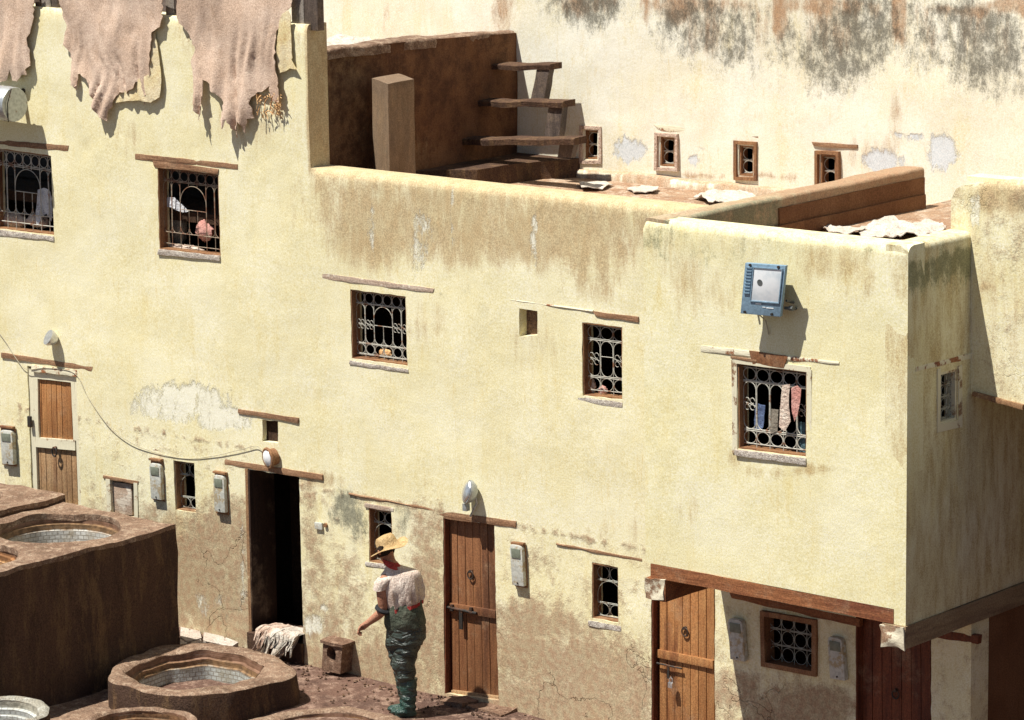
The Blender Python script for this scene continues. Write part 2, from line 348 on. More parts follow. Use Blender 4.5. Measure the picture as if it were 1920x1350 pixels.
def panel(name, outer, holes, to3d, step, mat, parent=None, depth=.2, hd=None, disp=None, attrs=None, edge_back=True, rows=(), wobble=.0, sharp=50, back=False):
    """a plastered wall face: outer loop with openings, uneven surface, reveals pushed in by depth"""
    O = densify(outer, step); H = [densify(h, step*.6) for h in holes]
    if wobble: H = [[(a+nz(a*9, b*9, 3)*wobble, b+nz(a*9, b*9, 8)*wobble) for a, b in h] for h in H]
    pts = []; edges = []
    for L in [O]+H:
        b = len(pts); pts += L; edges += [(b+i, b+(i+1) % len(L)) for i in range(len(L))]
    nl = len(pts)
    us = [p[0] for p in outer]; vs = [p[1] for p in outer]; rj = random.Random(5)
    u = min(us)+step*.5
    while u < max(us):
        v = min(vs)+step*.5
        while v < max(vs):
            q = (u+rj.uniform(-.25, .25)*step, v+rj.uniform(-.25, .25)*step)
            if inside(q, outer) and not any(inside(q, h) for h in H): pts.append(q)
            v += step
        u += step
    for (ua, ub, vl) in rows:
        for v in vl:
            u = ua+.02
            while u < ub:
                if inside((u, v), outer) and not any(inside((u, v), h) for h in H): pts.append((u, v))
                u += .04
    vo, eo, fo, ov, oe, of = delaunay_2d_cdt([Vector(p) for p in pts], edges, [], 0, 1e-5)
    faces = []
    for f in fo:
        c = (sum(vo[i].x for i in f)/len(f), sum(vo[i].y for i in f)/len(f))
        if inside(c, O) and not any(inside(c, h) for h in H): faces.append(tuple(f))
    dfun = disp or (lambda a, b: 0)
    V = [to3d(p.x, p.y, dfun(p.x, p.y)) for p in vo]
    idx = {}
    for i, srcs in enumerate(ov):
        for s_ in srcs: idx[s_] = i
    b = 0; extra = []
    loops = [O]+H; deps = [depth]+(list(hd) if hd else [depth]*len(H))
    for L, dp in zip(loops, deps):
        ids = [idx[b+i] for i in range(len(L))]; b += len(L)
        if dp == 0: continue
        nb = len(V); V += [to3d(p[0], p[1], dp) for p in L]
        n = len(L)
        for i in range(n): extra.append((ids[i], ids[(i+1) % n], nb+(i+1) % n, nb+i))
    me = bpy.data.meshes.new(name); me.from_pydata([tuple(v) for v in V], [], faces+extra)
    bm = bmesh.new(); bm.from_mesh(me); bmesh.ops.recalc_face_normals(bm, faces=bm.faces); bm.to_mesh(me); bm.free()
    for an in ('brown', 'dirt', 'pale', 'mold'):
        at = me.attributes.new(an, 'FLOAT', 'POINT')
        fn = (attrs or {}).get(an)
        if fn: at.data.foreach_set('value', [fn(V[i], *pj(V[i])) for i in range(len(V))])
    return link(name, me, mat, parent, sharp)
def fY(Y): return lambda u, v, w: Vector((u, Y+w, v))
def fX(X): return lambda u, v, w: Vector((X-w, u, v))     # faces +X
def q2(q, Y): return [((p := PY(x, y, Y)).x, p.z) for x, y in q]
def rnd(v, top, r): t = v-(top-r); return 0 if t <= 0 else r-math.sqrt(max(0, r*r-t*t))
def rrows(ua, ub, top, r): return (ua, ub, [top-r*k for k in (.9, .65, .42, .25, .12, .04)])
def wallwave(a, b): return nz(a*.9, b*.9, 1.3)*.016+nz(a*3.1, b*3.1, 7)*.004+nz(a*9, b*9, 2)*.0012

def sweep(path, sec, name, mat, parent=None, wob=.008, step=.06, attrs=None, sharp=50):
    """sweep a cross section (offset across, height) along a horizontal path; across = to the right of travel"""
    P = [Vector(path[0])]
    for a, b in zip(path, path[1:]):
        a = Vector(a); b = Vector(b); n = max(1, int((b-a).length/step)); P += [a.lerp(b, (k+1)/n) for k in range(n)]
    mb = MB(); rings = []
    for i, p in enumerate(P):
        t = (P[min(i+1, len(P)-1)]-P[max(i-1, 0)]); t.z = 0; t.normalize(); nr = Vector((t.y, -t.x, 0))
        ring = []
        for o_, h_ in sec:
            q = p + nr*o_ + Vector((0, 0, h_)); q += noise.noise_vector(q*2.3)*wob*1.6 + noise.noise_vector(q*8)*wob*.6
            ring.append(q)
        rings.append(ring)
    mb.loft(rings); me = mb.mesh(name)
    for an in ('brown', 'dirt', 'pale', 'mold'):
        at = me.attributes.new(an, 'FLOAT', 'POINT'); fn = (attrs or {}).get(an)
        if fn: at.data.foreach_set('value', [fn(v.co, *pj(v.co)) for v in me.vertices])
    return link(name, me, mat, parent, sharp)
def rsec(w0, w1, h0, h1, r=.05, n=4):
    """rounded-top section from across w0..w1, height h0..h1"""
    pts = [(w0, h0)]
    for k in range(n+1): a = math.pi-math.pi/2*k/n; pts.append((w0+r+r*math.cos(a), h1-r+r*math.sin(a)))
    m_ = 3
    for k in range(1, m_): pts.append((lerp(w0+r, w1-r, k/m_), h1))
    for k in range(n+1): a = math.pi/2-math.pi/2*k/n; pts.append((w1-r+r*math.cos(a), h1-r+r*math.sin(a)))
    pts += [(w1-.003, lerp(h0, h1-r, .6)), (w1-.012, lerp(h0, h1-r, .3)), (w1-.04, h0)]; return pts

def cloth(name, px, Y, mat, parent=None, step=.03, fold=.03, off=0., th=.006, top=None, lowhang=0., fs=9, to=None, bulge=0.):
    """a hanging skin or cloth with a traced real outline, folds and thickness, at distance Y"""
    loop = q2(px, Y) if to is None else [(p.x, p.z) for p in px]
    O = densify(loop, step); pts = list(O); edges = [(i, (i+1) % len(O)) for i in range(len(O))]
    us = [p[0] for p in O]; vs = [p[1] for p in O]; rj = random.Random(3)
    u = min(us)
    while u < max(us):
        v = min(vs)
        while v < max(vs):
            q = (u+rj.uniform(-.2, .2)*step, v+rj.uniform(-.2, .2)*step)
            if inside(q, O): pts.append(q)
            v += step
        u += step
    vo, eo, fo, *_ = delaunay_2d_cdt([Vector(p) for p in pts], edges, [], 0, 1e-5)
    F_ = [tuple(f) for f in fo if inside((sum(vo[i].x for i in f)/3, sum(vo[i].y for i in f)/3), O)]
    zt = max(vs); zb = min(vs); V = []
    for p in vo:
        t = (zt-p.y)/(zt-zb+1e-6)
        w = -abs(nz(p.x*fs+nz(p.x*2, p.y*2, off)*1.2, p.y*1.1, off))*fold*(.35+1.1*t) - nz(p.x*2.3, p.y*1.7, off+4)*fold*.6 - abs(nz(p.x*24, p.y*1.5, off+9))*fold*.45*(t*t) - bulge*math.sin(math.pi*min(1, t))
        V.append(Vector((p.x, Y+w-lowhang*t*t, p.y)))
    me = bpy.data.meshes.new(name); me.from_pydata([tuple(v) for v in V], [], F_)
    bm = bmesh.new(); bm.from_mesh(me); bmesh.ops.recalc_face_normals(bm, faces=bm.faces)
    bmesh.ops.solidify(bm, geom=bm.faces[:], thickness=th); bm.to_mesh(me); bm.free()
    return link(name, me, mat, parent, 60)

# ================================================================== GROUND
mb = MB(); gx = [i*.12-9 for i in range(150)]; gy = [i*.12-8 for i in range(85)]
gv = [(x, y, nz(x*1.1, y*1.1, 0)*.02+nz(x*4, y*4, 3)*.012 + .13*sst(-2.2, -4.5, x)*sst(-1.2, -.2, y)) for x in gx for y in gy]
mb.add(gv, [(i*85+j, (i+1)*85+j, (i+1)*85+j+1, i*85+j+1) for i in range(149) for j in range(84)])
structure(mb.build('lane', 'ground'))
M['far'] = earth('dark_earth', (.08, .055, .04), (.06, .04, .03), (.11, .08, .06), 1)
mb = MB(); mb.add([(-120, -120, -.3), (120, -120, -.3), (120, 120, -.3), (-120, 120, -.3)], [(0, 1, 2, 3)])
structure(mb.build('ground', 'far'))
# pale paving slabs beside the tank
pv = thing('paving_patch', 'sunlit pale paving slabs between the tall tank corner and the wall', 'paving', (-3.3, -.4, .06))
for q in (((339, 1168), (374, 1179), (378, 1196), (350, 1203), (338, 1193)), ((382, 1184), (418, 1192), (424, 1201), (402, 1209), (381, 1200)), ((338, 1197), (352, 1206), (338, 1208)), ((424, 1195), (447, 1204), (436, 1211), (405, 1211)), ((357, 1204), (376, 1199), (384, 1207), (366, 1210))):
    P = [PZ(x, y, .10) for x, y in q]; c = sum(P, Vector())/len(P)
    mb = MB(); n = len(P); mb.v += P+[c+(p-c)*.96-Vector((0, 0, .08)) for p in P]; mb.f += [tuple(range(n)), tuple(reversed(range(n, 2*n)))]+[(i, (i+1) % n, n+(i+1) % n, n+i) for i in range(n)]; mb.mi += [0]*(n+2)
    mb.build('slab', 'stone', pv, sharp=30)

# ================================================================== MAIN BUILDING
WINS = {  # opening corners TL TR BR BL in the photograph, measured on the wall
 'w0': ((-14, 276), (96, 292), (102, 441), (-10, 428)),
 'w1': ((295, 312), (409, 327), (413, 481), (298, 467)),
 'w2': ((656.5, 542.5), (760.5, 556), (764.5, 686), (659.5, 672)),
 'w3': ((1091, 604), (1166, 613.5), (1167.5, 749), (1093, 742)),
 'w5': ((326.5, 862.5), (365.5, 868.5), (368.5, 961), (330, 956)),
 'w6': ((690.5, 951.5), (734, 960), (737, 1063), (692.5, 1053)),
 'w7': ((1109.5, 1055), (1159, 1063.5), (1160, 1168), (1110.5, 1159)),
 'w8': ((1428, 1144), (1533, 1162), (1533, 1268), (1430, 1248)),
}
NICHE = ((974, 578), (1008, 583), (1007.5, 629), (974, 631))
VENT = ((491, 787), (520, 790), (520, 831), (491, 828))
DOORS = {
 'd1': ((50, 686), (143, 699), (152, 952), (60, 948)),
 'dd': ((461.5, 879), (560, 895), (568, 1207), (468.5, 1184)),
 'd2': ((831.5, 969), (927, 984.5), (935, 1313), (833.5, 1300)),
 'd3': ((1222, 1060), (1340, 1078), (1341, 1420), (1222, 1398)),
 'd4': ((1604, 1150), (1745, 1176), (1747, 1480), (1604, 1450)),
 'hatch': ((203, 900), (252, 907), (254, 970), (205, 964)),
}
def shrink(poly, e):
    c = (sum(p[0] for p in poly)/4, sum(p[1] for p in poly)/4)
    return [(p[0]+math.copysign(e, p[0]-c[0]), p[1]+math.copysign(e, p[1]-c[1])) for p in poly]
B1 = thing('tannery_building', 'long yellow limewashed tannery building with three grilled windows above a row of doors', 'building', (-1.7, .0, 0))
outer = [(-9.5, -.3), (5.89, -.3), (5.89, 1.74), (5.2, 1.74), (5.2, 2.1), (3.3, 2.1), (3.3, 5.03), (-1.73, 5.03), (-1.73, 6.42), (-9.5, 6.37)]
holes = [q2(WINS[k], 0) for k in WINS]+[q2(NICHE, 0), q2(VENT, 0)]+[q2(DOORS[k], 0) for k in DOORS]
hd = [.16]*len(WINS)+[.11, .07]+[.16, .10, .12, .12, .14, .1]
BR = [(820, 380, 260, 70, .8), (1080, 430, 160, 90, .85), (700, 430, 90, 80, .95), (870, 430, 140, 70, .85), (1040, 440, 160, 60, .95), (1120, 500, 60, 70, .6), (760, 400, 200, 40, .8), (620, 360, 30, 50, .7), (470, 230, 110, 50, .4), (230, 260, 40, 40, .35),
      (600, 900, 40, 20, .7), (330, 1000, 60, 50, .7), (690, 660, 200, 8, .0), (1000, 650, 60, 60, .35), (790, 600, 60, 50, .4), (1190, 1000, 120, 30, .35), (130, 10, 40, 30, .5), (560, 60, 30, 60, .35), (350, 60, 30, 60, .4)]
DT = [(330, 1080, 130, 90, .9), (420, 1030, 90, 100, .8), (440, 1150, 90, 60, 1.), (600, 1180, 60, 60, .6), (800, 1150, 35, 200, .75), (840, 1230, 30, 120, .8), (700, 1260, 120, 60, .9), (990, 1200, 120, 90, .75), (1090, 1260, 140, 80, .85),
      (1040, 1330, 160, 60, .95), (1190, 1300, 40, 90, .8), (590, 1060, 22, 90, .6), (640, 1110, 50, 100, .5), (810, 1000, 40, 60, .6), (1130, 1100, 60, 60, .35), (1370, 1300, 60, 50, .7), (1500, 1330, 120, 50, .8), (250, 960, 90, 40, .5), (580, 960, 20, 60, .5), (1000, 1060, 60, 60, .3)]
MO = [(650, 955, 32, 40, .95), (675, 990, 22, 30, .7), (755, 975, 22, 30, .6), (850, 540, 60, 30, .25), (665, 1010, 14, 60, .35), (245, 240, 60, 12, .1), (430, 1140, 30, 40, .3)]
PA = [(340, 755, 95, 38, .85), (420, 785, 60, 25, .85), (790, 450, 22, 70, .55), (1001, 440, 8, 60, .7), (700, 430, 14, 60, .5), (590, 1170, 25, 22, .8), (850, 400, 5, 60, .7), (455, 1060, 8, 100, .55), (390, 1130, 30, 30, .45), (610, 1140, 12, 10, .8)]
def b1_brown(P, x, y):
    v = blob(x, y, BR)
    if P.z > 4.2 and P.x > -1.75: v = max(v, .55*sst(4.35, 4.8, P.z)+.35*sst(4.93, 5.01, P.z))
    return v
def b1_dirt(P, x, y):
    v = blob(x, y, DT); line = 1.82 if P.x > -2.6 else 2.1
    if P.z < line: v = max(v, .17+(.55 if P.x < -1.6 else .40)*sst(1.25, .15, P.z)+.18*sst(-1.0, -4.0, P.x)*0)
    elif P.z < line+.03: v = max(v, .6)
    return v
wall = panel('wall', outer, holes, fY(0), .06, 'yellow', B1, .27, hd, lambda a, b: wallwave(a, b)+(rnd(b, 5.03, .085)*sst(-1.74, -1.66, a) if a > -1.74 and b < 5.05 else rnd(b, 6.40, .03))+nz(a*5, 1, 4)*.012*sst(4.8, 5.0, b)*(b < 5.05), rows=(rrows(-1.73, 3.3, 5.03, .085),), attrs=dict(brown=b1_brown, dirt=b1_dirt, mold=lambda P, x, y: blob(x, y, MO), pale=lambda P, x, y: blob(x, y, PA)), wobble=.008)
# rooms behind the openings: floors, partitions and back so the openings stay dark
mb = MB()
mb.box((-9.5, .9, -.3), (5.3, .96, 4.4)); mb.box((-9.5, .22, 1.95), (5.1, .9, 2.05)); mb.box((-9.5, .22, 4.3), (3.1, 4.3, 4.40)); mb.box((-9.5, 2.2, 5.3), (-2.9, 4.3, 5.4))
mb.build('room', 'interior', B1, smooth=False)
mb = MB()
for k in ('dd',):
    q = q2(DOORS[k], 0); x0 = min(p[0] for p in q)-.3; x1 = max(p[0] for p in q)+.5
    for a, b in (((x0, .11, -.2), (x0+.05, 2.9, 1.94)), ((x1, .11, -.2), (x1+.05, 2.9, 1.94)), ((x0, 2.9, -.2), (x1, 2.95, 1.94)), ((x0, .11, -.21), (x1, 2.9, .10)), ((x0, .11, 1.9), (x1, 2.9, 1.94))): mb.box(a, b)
mb.build('doorway_room', 'unlit_dark', B1, smooth=False)
mb = MB(); q = q2(NICHE, 0); mb.box((min(p[0] for p in q)-.05, .105, min(p[1] for p in q)-.05), (max(p[0] for p in q)+.05, .15, max(p[1] for p in q)+.05)); mb.build('niche_back', 'clay', B1)  # brown back paints in the shade inside the niche
mb = MB(); q = q2(VENT, 0); mb.box((min(p[0] for p in q)-.05, .065, min(p[1] for p in q)-.05), (max(p[0] for p in q)+.05, .1, max(p[1] for p in q)+.05)); mb.build('vent_back', 'interior', B1)  # dark back paints in the shade deep in the vent

def bil(q, s_, t):
    a = q[0].lerp(q[1], s_); b = q[3].lerp(q[2], s_); return a.lerp(b, t)
def arcp(q, c, rx, ry, a0, a1, n=14): return [bil(q, c[0]+rx*math.cos(lerp(a0, a1, k/n)), c[1]-ry*math.sin(lerp(a0, a1, k/n))) for k in range(n+1)]
TP = 2*math.pi; C_ = 'circle'
def grille(q, n, rows, r=.0037, arch=None, scroll=(), midbar=(), skipv=(), mat='grille_w', parent=None, halo=1):
    """wrought-iron grille on quad q (TL TR BR BL); rows: (t0, t1, kind)"""
    mb = MB(); W = (q[1]-q[0]).length; Hh = (q[3]-q[0]).length; asp = W/Hh
    L = lambda pts, rr=r: mb.tube(pts, rr, 5)
    ys = sorted(set([round(t, 4) for rw in rows for t in rw[:2]]))
    for t in ys: L([bil(q, -.02, t), bil(q, 1.03, t)], r*1.15)
    for k in range(n+1):
        segs = [(0, 1)]
        if 0 < k < n and any(rw[2] == 'archfull' for rw in rows): segs = [rw[:2] for rw in rows if rw[2] == C_]
        if arch and arch[0]*n < k < arch[1]*n - 1e-6 and abs(k-arch[0]*n) > .01: segs = [(0, arch[2]), (arch[3], 1)]
        for a, b in segs: L([bil(q, k/n, a), bil(q, k/n, b)])
    for (t0, t1, kind) in rows:
        if kind == 'archfull':
            ry = .5*asp; L([bil(q, .02, t1)]+arcp(q, (.5, t0+ry*.96), .48, ry*.96, math.pi, 0, 16)+[bil(q, .98, t1)], r*.9); continue
        for k in range(n):
            c = (k+.5)/n
            if arch and arch[0] < c < arch[1] and kind == 'pill': 
                if t1 > arch[3]:
                    L(arcp(q, (c, t1-.46/n*asp), .46/n, .46/n*asp, math.pi, TP, 8), r*.8)
                continue
            rx = .46/n; ry = min(rx*asp, (t1-t0)*.48)
            if kind == 'circle': L(arcp(q, (c, (t0+t1)/2), rx, ry, 0, TP, 16), r*.85)
            if kind == 'pill':
                L([bil(q, c-rx, t1-ry)]+arcp(q, (c, t0+ry), rx, ry, math.pi, 0, 10)+[bil(q, c+rx, t1-ry)], r*.85)
                L(arcp(q, (c, t1-ry), rx, ry, math.pi, TP, 10), r*.85)
    if arch:
        a, b, t0, t1 = arch; c = (a+b)/2; rx = (b-a)/2; ry = rx*asp
        L([bil(q, a, t1)]+arcp(q, (c, t0+ry), rx, ry, math.pi, 0, 18)+[bil(q, b, t1)]); L([bil(q, a, t1), bil(q, b, t1)])
    for (c, t) in scroll:
        for dx in (-1, 1):
            for dy in (-1, 1): L(arcp(q, (c+dx*.2/n, t+dy*.2/n*asp), .17/n, .17/n*asp, 0, TP*.85, 10), r*.8)
        L([bil(q, c-.45/n, t-.12/n*asp), bil(q, c+.45/n, t+.12/n*asp)], r*.7)
    for (c, t) in midbar: L([bil(q, c-.5/n, t), bil(q, c+.5/n, t)])
    return mb.build('grille', mat, parent, sharp=60)
def ring(q, wd, front, back, mat, parent, name='window', axis='y', sill_w=None, wob=.003):
    """frame lining an opening: sits inside the hole, slightly proud of the wall"""
    ax = Vector((0, 1, 0)) if axis == 'y' else Vector((-1, 0, 0))
    q = [Vector(p) for p in q]; c = sum(q, Vector())/4
    h = (q[1]-q[0]).normalized(); v = Vector((0, 0, 1))
    sg = [(1, -1), (-1, -1), (-1, 1), (1, 1)]
    inn = [p+h*(s_[0]*wd)+v*(s_[1]*wd) for p, s_ in zip(q, sg)]
    mb = MB()
    for i in range(4):
        j = (i+1) % 4
        mb.slab([q[i]+ax*front, q[j]+ax*front, inn[j]+ax*front, inn[i]+ax*front], ax*(back-front))
    return mb.build(name, mat, parent, sharp=30, wob=wob, wsc=7, sub=3)
def strip(px, Y, mat, parent, name='lintel', front=-.006, back=.05, sub=5, wob=.006, axis='y', X=None):
    P = [PY(x, y, Y) for x, y in px] if axis == 'y' else [PX(x, y, X) for x, y in px]
    ax = Vector((0, 1, 0)) if axis == 'y' else Vector((-1, 0, 0))
    # long strips get cuts along their length only, wandering edges
    n = max(4, int((P[1]-P[0]).length/.05)); mb = MB(); rings = []
    for k in range(n+1):
        t = k/n; a = P[0].lerp(P[1], t); b = P[3].lerp(P[2], t)
        wa = nz(a.x*7+a.y*5, a.z*3, 2)*wob; wb = nz(b.x*6+b.y*5, b.z*3, 9)*wob*1.6
        a = a+Vector((0, 0, wa)); b = b+Vector((0, 0, wb)); m_ = (a+b)/2
        d = front+nz(a.x*4+a.y*4, 5, 1)*.005
        rings.append([a+ax*back, a+ax*(d+.004), m_+ax*d, b+ax*(d+.004), b+ax*back])
    mb.loft(rings); return mb.build(name, mat, parent, sharp=40)

def window(key, parent, fm, gm, n, rows, gin=(.06, .03), Y=0., fw_=.012, gd=.07, quad=None, axis='y', X=None, lint=None, lm='lintel', sill=None, sillm='sill', sillp=.014, label=None, front=.008, **kw):
    px = quad or WINS[key]
    if axis == 'y':
        q = [PY(x, y, Y) for x, y in px]; ax = Vector((0, 1, 0))
    else:
        q = [PX(x, y, X) for x, y in px]; ax = Vector((-1, 0, 0))
    e = .004; c = sum(q, Vector())/4
    q = [c+(p-c)*1.0 for p in q]
    w_ = ring(q, fw_, front, .12, fm, parent, axis=axis)
    if label: w_['label'] = label
    h = (q[1]-q[0]).normalized(); i_ = fw_*.6
    g = [q[0]+h*i_-Vector((0, 0, i_)), q[1]-h*i_-Vector((0, 0, i_)), q[2]-h*i_+Vector((0, 0, i_)), q[3]+h*i_+Vector((0, 0, i_))]
    grille([p+ax*gd for p in g], n, rows, mat=gm, parent=w_, **kw)
    if lint: strip(lint, Y, lm, w_, axis=axis, X=X)
    if sill: strip(sill, Y, sillm, w_, 'sill', -sillp, .1, axis=axis, X=X)
    return w_
C, P_ = 'circle', 'pill'
window('w0', B1, 'frame_brown', 'grille_w', 7, [(.03, .19, C), (.21, .80, P_), (.92, .92, '')], arch=(2/7, 5/7, .23, .52), lint=((-60, 257), (129, 273), (127, 283), (-60, 268)), sill=((-14, 429), (102, 443), (102, 451), (-14, 440)), label='grilled window cut by the left edge with white laundry behind', r=.0048)
window('w1', B1, 'frame_brown', 'grille_r', 7, [(.03, .155, C), (.17, .80, P_), (.94, .94, '')], arch=(2/7, 5/7, .2, .5), lint=((254, 288), (446, 308), (446, 317), (254, 299)), sill=((298, 467), (413, 480), (413, 489), (296, 477)), label='rusty arched grille window below the hanging hides')
strip(((287, 301), (410, 317), (409, 326), (290, 313)), 0, 'lintel', B1, 'lintel', -.010)
window('w2', B1, 'frame_brown', 'grille_w', 6, [(.03, .19, C), (.2, .78, P_), (.95, .95, C), (.79, .94, C)], arch=(2/6, 4/6, .215, .5), lint=((605, 512), (814, 541), (811, 549), (605, 523)), lm='lintel_grey', sill=((657, 676), (766, 692), (767, 698.5), (656, 683)), scroll=[(1/12, .5), (3/12, .5), (9/12, .5), (11/12, .5)])
window('w3', B1, 'frame_brown', 'grille_w', 3, [(.04, .22, C), (.24, .74, P_), (.76, .94, C)], lint=((1112, 584), (1197.5, 594), (1197.5, 604), (1118, 593)), lm='lintel', sill=((1085, 743), (1168, 754), (1168, 764), (1085, 752)), scroll=[(1/6, .5), (5/6, .5)], midbar=[(.5, .46)])
strip(((957, 560.5), (1112, 582), (1112, 586), (957, 563)), 0, 'lintel_white', B1, 'lintel', -.006)
window('w5', B1, 'frame', 'grille_g', 2, [(.05, .28, C), (.3, .74, 'archfull'), (.76, .97, C)], r=.0034, lint=((287, 840), (400, 857), (398, 864), (287, 846)), lm='lintel_white')
window('w6', B1, 'frame_brown', 'grille_g', 2, [(.05, .26, C), (.28, .74, 'archfull'), (.76, .97, C)], r=.0034, lint=((684, 943), (738, 952), (738, 960), (684, 951)), lm='lintel_grey', sill=((686, 1052), (742, 1062), (742, 1070), (686, 1060)))
window('w7', B1, 'frame_brown', 'grille_g', 2, [(.05, .3, C), (.32, .72, 'archfull'), (.74, .97, C)], r=.0034, lint=((1043, 1018), (1204, 1048), (1204, 1053), (1043, 1022)), lm='lintel', sill=((1104, 1163), (1166, 1174), (1166, 1184), (1104, 1173)))
window('w8', B1, 'frame_brown', 'grille_g', 4, [(.03, .3, C), (.32, .62, C), (.64, .97, C)], fw_=.045, lint=((1368, 1110), (1612, 1160), (1612, 1176), (1372, 1122)), lm='beam', front=-.03, label='wide window with red-brown frame in the shade under the overhang', r=.003)
# long thin ledge lines and door lintels
strip(((3, 661), (175, 687), (172, 696), (3, 670)), 0, 'lintel', B1, 'lintel', -.010)
strip(((60, 684), (145, 694), (145, 706), (60, 696)), 0, 'lintel_white', B1, 'lintel', -.012)
strip(((447, 767), (560, 784), (559, 793), (447, 775)), 0, 'lintel', B1, 'lintel', -.009)
strip(((422, 861), (605, 890), (605, 901), (422, 871)), 0, 'lintel', B1, 'lintel', -.008)
strip(((654, 924), (832, 957), (832, 961), (654, 927)), 0, 'lintel', B1, 'lintel', -.008, wob=.01)
strip(((822, 957), (968, 977), (967, 989), (822, 971)), 0, 'lintel', B1, 'lintel', -.008)
strip(((194, 891), (260, 902), (259, 909), (194, 897)), 0, 'lintel', B1, 'lintel', -.008)
strip(((1752, 1179), (1836, 1192), (1834, 1208), (1752, 1194)), 0, 'door_dark', B1, 'lintel', -.01)

def planks(q, n, mat, parent, name='door', d=.03, gap=.006, rows=((0, 1),)):
    mb = MB(); h = (q[1]-q[0]); W = h.length
    for a, b in rows:
        for k in range(n):
            s0 = k/n+gap/W/2; s1 = (k+1)/n-gap/W/2; off = Vector((0, random.uniform(-.003, .003), 0))
            pts = [bil(q, s0, a)+off, bil(q, s1, a)+off, bil(q, s1, b)+off, bil(q, s0, b)+off]
            mb.slab(pts, (0, d, 0))
    mb.slab([p+Vector((0, d*.55, 0)) for p in q], (0, .015, 0))
    return mb.build(name, mat, parent, bevel=.0022, sharp=30)
def doorquad(px, Y): return [PY(x, y, Y) for x, y in px]
# first door on the left: white frame, two panels
D1 = doorquad(((62, 700), (139, 711), (147, 955), (70, 948)), .05)
dr = planks(D1, 8, 'door_old', B1, rows=((.53, 1),)); dr['label'] = 'old plank door with a painted white frame at the far left'
up_ = planks([PY(x, y, .045) for x, y in ((68, 711), (134, 718), (137, 825), (70, 821))], 7, 'door_orange', dr, 'upper_panel')
for a in (((50, 690), (62, 692), (71, 952), (60, 952)), ((139, 703), (146, 704), (155, 955), (147, 955)), ((62, 696), (139, 706), (139, 718), (62, 709)), ((62, 709), (70, 710), (73, 822), (66, 820)), ((133, 717), (139, 718), (143, 826), (138, 826)), ((66, 820), (141, 826), (141, 845), (67, 838))):
    mb = MB(); mb.slab([PY(x, y, .02) for x, y in a], (0, .06, 0)); mb.build('frame', 'frame_white', dr, sub=4, wob=.004, wsc=8)
mb = MB(); c = PY(103, 847, 0); mb.tube([c+Vector((.035*math.cos(k/12*TP), -.01, .05*math.sin(k/12*TP))) for k in range(12)], .009, 5, True); mb.tube([c+Vector((0, .02, .04)), c+Vector((0, -.02, .04))], .018, 8); mb.build('knocker', 'iron', dr)
mb = MB(); c = PY(57, 790, 0); mb.box(c-Vector((.02, .03, .06)), c+Vector((.03, .0, .06))); mb.build('lock', 'iron', dr, bevel=.008)
# dark doorway with its leaf folded inwards
DD = doorquad(((463, 884), (501, 890), (503, 1168), (470, 1180)), .0)
a = PY(464, 882, .0); b = PY(471, 1182, .0)
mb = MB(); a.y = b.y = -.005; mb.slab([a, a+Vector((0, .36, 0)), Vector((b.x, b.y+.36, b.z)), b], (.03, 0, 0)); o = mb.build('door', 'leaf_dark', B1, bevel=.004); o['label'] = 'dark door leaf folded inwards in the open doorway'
mb = MB(); mb.slab([PY(x, y, -.006) for x, y in ((459, 878), (464, 879), (472, 1186), (467, 1186))], (0, .1, 0)); mb.build('door_post', 'frame', o, sub=3, wob=.004)
# second door
D2 = doorquad(((843, 971), (928, 985), (935, 1314), (848, 1303)), .07)
def doorset(q, n, mat, name, rail_t, knob, bolt, parent, lab):
    d = planks(q, n, mat, parent); d['label'] = lab
    e = Vector((0, -.025, 0)); mb = MB()
    mb.slab([bil(q, -.02, rail_t)+e, bil(q, 1.0, rail_t+.005)+e, bil(q, 1.0, rail_t+.052)+e, bil(q, -.02, rail_t+.047)+e], (0, .03, 0)); mb.build('rail', mat, d, bevel=.005)
    c = bil(q, *knob)+Vector((0, -.012, 0)); mb = MB()
    mb.tube([c+Vector((.035*math.cos(k/14*TP), -.008, .04*math.sin(k/14*TP))) for k in range(14)], .007, 5, True); mb.tube([c+Vector((0, .02, .035)), c+Vector((0, -.02, .035))], .016, 8); mb.build('knocker', 'iron', d)
    if bolt:
        mb = MB(); a = bil(q, -.04, bolt)+Vector((0, -.04, 0)); b = bil(q, .62, bolt+.012)+Vector((0, -.04, 0))
        mb.tube([a, b], .014, 8); c = bil(q, .28, bolt)+Vector((0, -.04, 0)); mb.box(c-Vector((.02, .008, .2)), c+Vector((.02, .008, 0)))
        for s_ in (.08, .5): p = bil(q, s_, bolt)+Vector((0, -.02, 0)); mb.box(p-Vector((.015, .03, .03)), p+Vector((.015, .03, .03)))
        mb.build('bolt', 'iron', d, sharp=40)
    return d
o = doorset(D2, 6, 'door_red', 'door', .475, (.47, .30), .497, B1, 'tall red-brown plank door with a black bolt to the right of the man')
mb = MB(); mb.slab([PY(x, y, .04) for x, y in ((846, 1294), (934, 1306), (935, 1317), (846, 1305))], (0, .05, 0)); mb.build('bottom_rail', 'door_old', o, bevel=.004)
D3 = doorquad(((1236, 1070), (1339, 1089), (1340, 1425), (1236, 1405)), .07)
d3 = doorset(D3, 7, 'door_orange', 'door', .435, (.49, .31), None, B1, 'bright orange-brown plank door with a padlock beside the shaded recess')
mb = MB(); a = bil(D3, .0, .51)+Vector((0, -.035, 0)); mb.tube([a, bil(D3, .45, .515)+Vector((0, -.035, 0))], .009, 6); c = bil(D3, .21, .52)+Vector((0, -.035, 0)); mb.box(c-Vector((.012, .005, .11)), c+Vector((.012, .005, 0))); mb.build('bolt', 'iron', d3)
D4 = doorquad(((1617, 1152), (1745, 1178), (1747, 1480), (1618, 1452)), .09)
